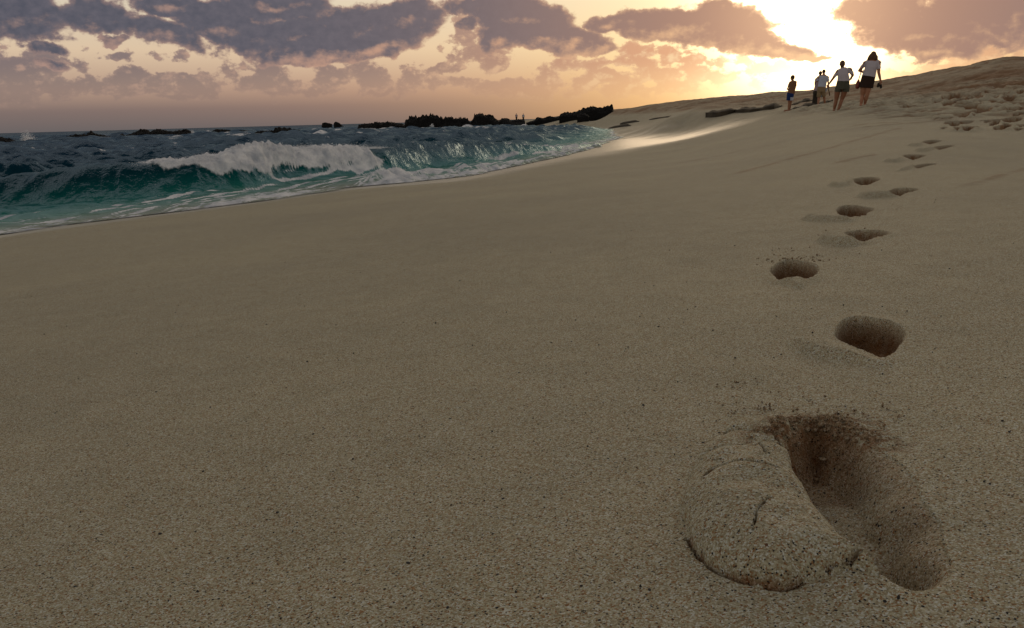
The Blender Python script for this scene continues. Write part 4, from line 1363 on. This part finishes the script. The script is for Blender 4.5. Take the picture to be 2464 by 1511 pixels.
def carried(name, root, solids, label, cat, group=None):
    """solids: list of (part name or None, Solid, material, voxel)"""
    e = empty(name, root.location, root.rotation_euler[2])
    tag(e, label, cat, group)
    for nm, S, mt, vx in solids:
        S.build(nm, mt, e, vx, 2)
    return e


S1, S2 = Solid(), Solid()
S1.path([c1(868, 715, .02), c1(862, 770, .02), c1(858, 850, .02)], [(.035, .05), (.062, .075), (.064, .08)])
S2.path([c1(985, 292, .02), c1(952, 330, -.085), c1(915, 470, -.12), c1(885, 620, -.10), c1(866, 715, 0)], [.013] * 5, seg=8)
S2.path([c1(985, 292, .02), c1(960, 340, .10), c1(915, 480, .15), c1(885, 620, .12), c1(866, 715, .03)], [.013] * 5, seg=8)
carried("shoulder_bag", rw1, [("pouch", S1, BAG, .008), ("strap", S2, BAG, .006)], "red shoulder bag at the left hip of the woman in the dark skirt", "bag")
for a, b, d, lab in ((c1(1290, 775, .03), c1(1275, 860, .02), 0, "dark sandal dangling from the woman's right hand, the one nearer her skirt"), (c1(1322, 790, .05), c1(1345, 880, .06), 1, "dark sandal dangling from the woman's right hand, the outer one")):
    T1, T2 = Solid(), Solid()
    T1.path([a, (a + b) / 2, b], [(.03, .012), (.042, .013), (.036, .012)])
    m = (a + b) / 2
    T2.path([m + np.array([-.035, -.005, 0]), m + np.array([0, -.05, .02]), m + np.array([.035, -.005, 0])], [.009] * 3, seg=8)
    T2.path([a, a * .5 + c1(1318, 745, .04) * .5, c1(1318, 745, .04)], [.008] * 3, seg=8)
    carried("sandal", rw1, [("sole", T1, SHOE, .006), ("strap", T2, SHOE, .005)], lab, "sandal", "pair of sandals in the woman's hand")
S = Solid()
S.path([c2_(160, 815, .08), c2_(180, 880, .06), c2_(205, 960, .05), c2_(228, 1042, .04)], [.013, .015, .015, .017], seg=10)
e = carried("walking_stick", rw2, [("shaft", S, WOOD, .005)], "short brown stick hanging from the outstretched hand of the olive shorts person", "stick")
S = Solid()
S.path([cm(1440, 640, .08), cm(1400, 700, .06), cm(1340, 780, .05), cm(1300, 840, .03), cm(1290, 890, .03)], [(.03, .03), (.05, .045), (.10, .06), (.11, .06), (.07, .04)])
carried("towel", rm, [("cloth", S, TOWEL, .009)], "pale blue towel hanging from the hand of the man in beige shorts", "towel")

# ------------------------------------------------------------------ loose crumbs and grains on the sand
ICO_V, ICO_F = None, None
_bm = bmesh.new(); bmesh.ops.create_icosphere(_bm, subdivisions=1, radius=1)
ICO_V = np.array([v.co[:] for v in _bm.verts]); ICO_F = np.array([[v.index for v in f.verts] for f in _bm.faces]); _bm.free()


def strew(name, pts, sizes, mat, attrs=None, sink=.3):
    """many lumps as one mesh; pts are ground positions"""
    V, Fc = [], []
    for i, (p, sz) in enumerate(zip(pts, sizes)):
        sc = sz * (1 + .35 * rng.normal(size=3)).clip(.5, 1.6)
        v = ICO_V * (1 + .22 * rng.normal(size=(len(ICO_V), 1))) * sc
        a = rng.random() * 6.28
        v = np.column_stack([v[:, 0] * math.cos(a) - v[:, 1] * math.sin(a), v[:, 0] * math.sin(a) + v[:, 1] * math.cos(a), v[:, 2]])
        V.append(v + p + np.array([0, 0, sz * (1 - sink) * .6]))
        Fc.append(ICO_F + i * len(ICO_V))
    V = np.concatenate(V)
    at = {k: np.full(len(V), v) for k, v in (attrs or {}).items()}
    return mesh_obj(name, V, np.concatenate(Fc), mat, None, False, at)


from mathutils.bvhtree import BVHTree
dgr = bpy.context.evaluated_depsgraph_get()
_sv = SEA_V
_near = np.where(np.hypot(_sv[:, 0], _sv[:, 1]) < 3)[0]
# nearest neighbour lookup on the displaced sheet through a coarse hash
_cell = {}
for i in _near[::1]:
    _cell[(int(_sv[i, 0] // .012), int(_sv[i, 1] // .012))] = i


def drop(x, y):
    i = _cell.get((int(x // .012), int(y // .012)))
    return _sv[i, 2] if i is not None else float(z_base(np.array([x]), np.array([y]))[0])


pts, sz = [], []
q1 = [c5([p])[0] for p in ((560, 690), (600, 640), (680, 612), (770, 605), (860, 625), (930, 690))]
for k in range(520):
    i = rng.integers(0, len(q1) - 1); t = rng.random()
    p = q1[i] * (1 - t) + q1[i + 1] * t + rng.normal(size=2) * (.012 if k < 430 else .032)
    pts.append((p[0], p[1], drop(*p))); sz.append(.0011 + .0022 * rng.random() ** 2.5)
for (cx, cy), n, sp in (((480, 545), 34, .012), ((360, 555), 16, .008), ((400, 435), 26, .02), ((460, 500), 14, .04), ((700, 560), 26, .04), ((560, 480), 20, .09), ((880, 590), 24, .025)):
    b = c5([(cx, cy)])[0]
    for k in range(n):
        p = b + rng.normal(size=2) * sp
        pts.append((p[0], p[1], drop(*p))); sz.append(.0008 + .0014 * rng.random() ** 2)
for cx, cy, n, sp in ((500, 1205, 60, .05), (640, 1170, 16, .02), (330, 1200, 20, .04), (300, 950, 20, .05), (990, 725, 40, .07), (830, 950, 30, .05), (1230, 585, 20, .05), (470, 1100, 10, .04)):
    b = c4([(cx, cy)])[0]
    for k in range(n):
        p = b + rng.normal(size=2) * np.array([sp, sp * 1.4])
        pts.append((p[0], p[1], drop(*p))); sz.append(.0012 + .0020 * rng.random() ** 2)
tag(strew("sand_crumbs", pts, sz, SAND, dict(damp_shade=.62, wet=0)), "brown moist sand crumbs scattered round the footprints", "sand crumbs", kind="stuff")
GRAIN = plain("dark_grain", (.03, .028, .028), .6, .4, 300, .4)
pts, sz = [], []
for k in range(900):
    r = .5 * (5.5 / .5) ** rng.random(); a = math.radians(-42 + 88 * rng.random())
    x, y = r * math.sin(a), r * math.cos(a)
    pts.append((x, y, drop(x, y))); sz.append((.0007 + .0011 * rng.random() ** 3) * (1 + .08 * r))
tag(strew("sand_grains", pts, sz, GRAIN), "coarse black grains lying on the pale sand", "grains", kind="stuff")

# ------------------------------------------------------------------ sky
SUN_AZ, SUN_EL = azel(1950, 15)
world = bpy.data.worlds.new("World")
scene.world = world
world.use_nodes = True
t = NT(world.node_tree)
t.n.clear()
gen = t.node("ShaderNodeTexCoord").outputs["Generated"]
sx = t.node("ShaderNodeSeparateXYZ"); t.put(sx.inputs[0], gen)
DEG = 180 / math.pi
u = t.m("MULTIPLY", t.m("ARCTAN2", sx.outputs[0], sx.outputs[1]), DEG)
v = t.m("MULTIPLY", t.m("ARCSINE", t.m("MAXIMUM", t.m("MINIMUM", sx.outputs[2], 1.0), -1.0)), DEG)
va = t.m("MAXIMUM", v, 0.0)
sd_ = Vector((math.sin(math.radians(SUN_AZ)) * math.cos(math.radians(SUN_EL)), math.cos(math.radians(SUN_AZ)) * math.cos(math.radians(SUN_EL)), math.sin(math.radians(SUN_EL))))
cosang = t.vm("DOT_PRODUCT", gen, tuple(sd_))
ang = t.m("MULTIPLY", t.m("ARCCOSINE", t.m("MINIMUM", cosang, .999999)), DEG)

uv = t.comb(u, v, 0.0)
nuv = t.comb(t.m("MULTIPLY", u, .72), v, 0.0)
# billows: warp the coordinates before the masks are read
wn = t.node("ShaderNodeTexNoise", noise_dimensions="2D")
t.put(wn.inputs["Vector"], nuv); wn.inputs["Scale"].default_value = .55; wn.inputs["Detail"].default_value = 6; wn.inputs["Roughness"].default_value = .62
wv = t.vm("SUBTRACT", wn.outputs["Color"], (.5, .5, .5))
wv = t.vm("MULTIPLY", wv, (1.5, 1.1, 0.0))
wuv = t.vm("ADD", uv, wv)
PX = 1 / F0 * DEG


def mask(blobs, wuv, grow=1.0):
    acc = None
    for cx, cy, rx, ry, rot, st in blobs:
        a0, e0 = azel(cx, cy)
        mp = t.node("ShaderNodeMapping", vector_type="TEXTURE")
        src = wuv
        if acc is not None:                        # chained through the last result so the shader is evaluated blob after blob
            ch = t.node("ShaderNodeVectorMath", operation="MULTIPLY_ADD")
            t.put(ch.inputs[0], acc); ch.inputs[1].default_value = (0, 0, 0); t.put(ch.inputs[2], wuv)
            src = ch.outputs[0]
        t.put(mp.inputs["Vector"], src)
        mp.inputs["Location"].default_value = (a0, e0, 0)
        mp.inputs["Rotation"].default_value = (0, 0, -math.radians(rot - 1.5))
        mp.inputs["Scale"].default_value = (rx * PX * grow, ry * PX * grow, 1)
        ln = t.vm("LENGTH", mp.outputs[0])
        val = t.m("MULTIPLY_ADD", ln, -st, st)
        acc = val if acc is None else t.m("MAXIMUM", acc, val)
    return acc


HIGH = [(30, 40, 125, 55, 0, 1), (240, 40, 110, 40, 8, .8), (390, 75, 100, 34, 18, .8), (430, 15, 130, 30, 5, 1), (540, 60, 150, 52, 22, 1.2), (700, 95, 190, 55, 2, 1.3), (880, 75, 170, 60, -3, 1.2), (980, 45, 95, 52, 0, 1.2), (760, 128, 190, 30, 0, 1.1),
        (900, 120, 130, 26, -8, .9), (660, 15, 150, 40, 0, 1.1), (1170, 10, 130, 28, 5, .9), (1260, 45, 140, 58, 15, 1.2), (1340, 95, 140, 36, 8, 1.2), (1200, 90, 60, 34, 0, .8), (1420, 112, 70, 20, 5, .8),
        (1640, 62, 210, 44, 5, 1.2), (1520, 55, 110, 26, 0, 1.0), (1780, 95, 120, 32, 14, 1.1), (1880, 122, 90, 18, 10, .9), (1960, 136, 60, 9, 3, .8), (1740, 30, 90, 26, 10, .9),
        (2130, 35, 120, 52, 18, 1.1), (2220, 85, 150, 48, 12, 1.1), (2350, 40, 170, 55, 8, 1.2), (2250, 130, 80, 20, 5, .8), (2440, 50, 100, 60, 5, 1.2), (2420, 100, 60, 18, 15, .7),
        (107, 112, 40, 16, 8, .7), (272, 100, 34, 13, 0, .8), (130, 152, 26, 14, 10, .6), (1130, 58, 34, 18, 0, .7)]
LOW = [(40, 165, 120, 44, 0, 1), (170, 208, 110, 30, 0, 1), (290, 188, 66, 24, 0, 1), (345, 216, 110, 24, 0, .9), (325, 172, 30, 12, 0, .7), (290, 131, 64, 9, 3, .6), (412, 142, 50, 17, 3, .7), (90, 215, 130, 34, 0, .9),
       (480, 205, 120, 24, 6, .8), (420, 232, 70, 9, 0, .7), (610, 165, 70, 24, 10, .7), (650, 195, 130, 40, 8, .9), (720, 222, 120, 15, 0, .9), (800, 185, 66, 30, 0, .9), (885, 185, 80, 38, 15, 1), (920, 220, 90, 18, 0, .9),
       (985, 185, 48, 30, 20, 1), (1080, 163, 70, 15, 0, .9), (1080, 200, 90, 20, 0, .8), (1190, 155, 56, 30, 0, .8), (1200, 205, 110, 20, 0, .9), (1300, 190, 80, 24, 0, .8), (1410, 200, 80, 22, 0, .9), (1490, 185, 130, 26, 0, .9), (1640, 172, 130, 24, 0, .9),
       (1580, 205, 130, 14, 0, .7), (1130, 90, 60, 50, 0, .7), (1360, 150, 60, 16, 0, .6), (1720, 185, 110, 22, 0, .8), (1800, 170, 90, 16, 0, .7), (1500, 140, 90, 18, 5, .6), (2220, 180, 120, 24, 4, .8), (2130, 172, 60, 12, 0, .5), (2380, 130, 140, 26, -4, .7), (2140, 195, 50, 9, 0, .5), (1500, 215, 300, 22, 0, .8), (1640, 148, 200, 18, 4, .8), (1330, 212, 250, 26, 0, .8), (1560, 120, 120, 14, 8, .7), (1450, 150, 160, 20, 0, .7), (1150, 125, 90, 26, 0, .8), (2330, 165, 150, 22, -6, .8)]
mh, ml = mask(HIGH, wuv, .96), mask(LOW, wuv, 1.1)
wuv2 = t.vm("ADD", wuv, (.35, -.75, 0))                                            # a step towards the low sun
mh2, ml2 = mask(HIGH, wuv2, .96), None
f1 = t.noise(nuv, .80, 7, .56, dim="2D")
f2 = t.noise(nuv, 2.2, 5, .55, dim="2D")
f1b = t.noise(t.vm("ADD", nuv, (.18, -.38, 0)), .80, 7, .56, dim="2D")
nz = t.m("ADD", t.m("MULTIPLY", t.m("SUBTRACT", f1, .5), 3.0), t.m("MULTIPLY", t.m("SUBTRACT", f2, .5), .6))
nzb = t.m("MULTIPLY", t.m("SUBTRACT", f1b, .5), 1.25)
dh = t.m("MULTIPLY_ADD", mh, 3.0, nz)
f3 = t.noise(t.vm("ADD", nuv, (40, 7, 0)), .85, 6, .58, dim="2D")
f3b = t.noise(t.vm("ADD", nuv, (40.18, 6.66, 0)), .85, 6, .58, dim="2D")
dl = t.m("MULTIPLY_ADD", ml, 2.2, t.m("MULTIPLY", t.m("SUBTRACT", f3, .56), 5.2))
lit_h = t.m("SUBTRACT", t.m("MULTIPLY", t.m("SUBTRACT", mh, mh2), 1.1), t.m("MULTIPLY", t.m("SUBTRACT", f1b, f1), 2.2))
lit_l = t.m("MULTIPLY", t.m("SUBTRACT", f3, f3b), 4.5)
# cloud cover above what the picture shows
up = t.m("MULTIPLY", t.m("SUBTRACT", t.noise(nuv, .09, 6, .6, dim="2D"), .47), 9.0)
upm = t.ss(v, 17.0, 24.0)
dh = t.mixf(upm, dh, up)
ah = t.ss(dh, -.18, .46)
al = t.ss(dl, -.1, .5)
thick_h = t.ss(dh, -.1, 1.0)
thick_l = t.ss(dl, .0, 1.0)

def fall(deg, p):
    return t.m("POWER", 2.718, t.m("MULTIPLY", t.m("POWER", t.m("DIVIDE", ang, deg), p), -1.0))
nearness = fall(16.0, 2.0)
wide = fall(30.0, 2.0)
vv = t.m("DIVIDE", va, 40.0)
far_sky = t.ramp(vv, [(0, lin(104, 98, 98)), (.03, lin(124, 109, 105)), (.065, lin(178, 150, 132)), (.12, lin(216, 192, 164)), (.2, lin(214, 204, 182)), (.3, lin(192, 188, 176)), (.7, lin(128, 136, 152)), (1, lin(108, 118, 140))])
near_sky = t.ramp(vv, [(0, lin(255, 188, 108)), (.05, lin(255, 206, 136)), (.12, lin(255, 226, 165)), (.25, lin(255, 236, 200)), (1, lin(230, 210, 180))])
mid_sky = t.ramp(vv, [(0, lin(150, 122, 110)), (.05, lin(214, 162, 128)), (.12, lin(250, 212, 166)), (.22, lin(250, 226, 190)), (1, lin(170, 170, 170))])
sky = t.mix(nearness, t.mix(t.m("MULTIPLY", wide, .85), far_sky, mid_sky), near_sky)
nish = t.node("ShaderNodeTexSky", sky_type="NISHITA")
nish.sun_disc = False
nish.sun_elevation = math.radians(SUN_EL)
nish.sun_rotation = math.radians(SUN_AZ)
nish_c = t.mix(1.0, nish.outputs[0], (.10, .10, .10, 1), "MULTIPLY")
nish_c = t.mix(.65, nish_c, lin(150, 138, 128))
sky = t.mix(t.ss(v, 16.0, 34.0), sky, nish_c)
# the sun's glow behind the gap in the clouds
g1 = fall(5.0, 2.0)
g2 = fall(5.0, 1.0)
glow = t.mix(1.0, t.mix(g1, (0, 0, 0, 1), (3.2, 2.7, 1.9, 1)), t.mix(g2, (0, 0, 0, 1), (1.4, .95, .45, 1)), "ADD")
sky = t.mix(1.0, sky, glow, "ADD")
# low clouds
low_far = t.mix(t.ss(v, .5, 7.0), lin(112, 101, 102), lin(122, 110, 116))
low_c = t.mix(nearness, t.mix(wide, low_far, lin(172, 138, 122)), lin(236, 170, 128))
low_e = t.mix(nearness, t.mix(wide, lin(180, 148, 134), lin(244, 190, 144)), lin(255, 232, 184))
low_s = t.mix(t.m("MULTIPLY", t.ss(lit_l, .1, 1.3), .7), low_c, low_e)
low_s = t.mix(thick_l, t.mix(.35, low_s, low_e), low_s)
low_s = t.mix(1.0, low_s, t.mix(g2, (0, 0, 0, 1), (.22, .11, .03, 1)), "ADD")
low_a = t.m("MULTIPLY", al, t.m("MULTIPLY", t.ss(v, 0.2, 4.2), t.lr(g1, 0, 1, .92, .45)))
c0 = t.mix(low_a, sky, low_s)
# high clouds
hi_far = t.ramp(f2, [(.3, lin(82, 84, 96)), (.7, lin(98, 96, 106))])
hi_c = t.mix(nearness, t.mix(wide, hi_far, lin(120, 111, 115)), lin(186, 143, 120))
hi_e = t.mix(nearness, t.mix(wide, lin(192, 156, 140), lin(250, 184, 136)), lin(255, 208, 156))
hi_s = t.mix(t.m("MULTIPLY", t.ss(lit_h, .35, 1.7), .7), hi_c, hi_e)
hi_s = t.mix(thick_h, t.mix(.45, hi_s, hi_e), hi_s)
hi_s = t.mix(1.0, hi_s, t.mix(t.m("MULTIPLY", g1, t.m("SUBTRACT", 1.0, t.m("MULTIPLY", thick_h, .75))), (0, 0, 0, 1), (1.4, .9, .45, 1)), "ADD")
up_c = t.ramp(f1, [(.3, lin(126, 120, 118)), (.7, lin(170, 162, 154))])
hi_s = t.mix(upm, hi_s, up_c)
c1_ = t.mix(ah, c0, hi_s)
bg = t.node("ShaderNodeBackground")
t.put(bg.inputs[0], c1_)
bg.inputs[1].default_value = 1.0
wo = t.node("ShaderNodeOutputWorld")
t.l.new(bg.outputs[0], wo.inputs[0])
world.cycles.sampling_method = "MANUAL"
world.cycles.sample_map_resolution = 1024

sl_ = bpy.data.lights.new("sun", "SUN")
sl_.energy = .5
sl_.angle = math.radians(25)
sl_.color = (1.0, .74, .48)
so = bpy.data.objects.new("sun", sl_)
COL.objects.link(so)
so.rotation_euler = (-sd_).to_track_quat("-Z", "Y").to_euler()

# ------------------------------------------------------------------ view
scene.view_settings.view_transform = "Standard"
scene.view_settings.look = "None"
scene.view_settings.exposure = 0
scene.view_settings.gamma = 1
scene.view_settings.use_curve_mapping = False
scene.cycles.max_bounces = 6
scene.cycles.diffuse_bounces = 3
scene.cycles.glossy_bounces = 3
scene.cycles.transparent_max_bounces = 6
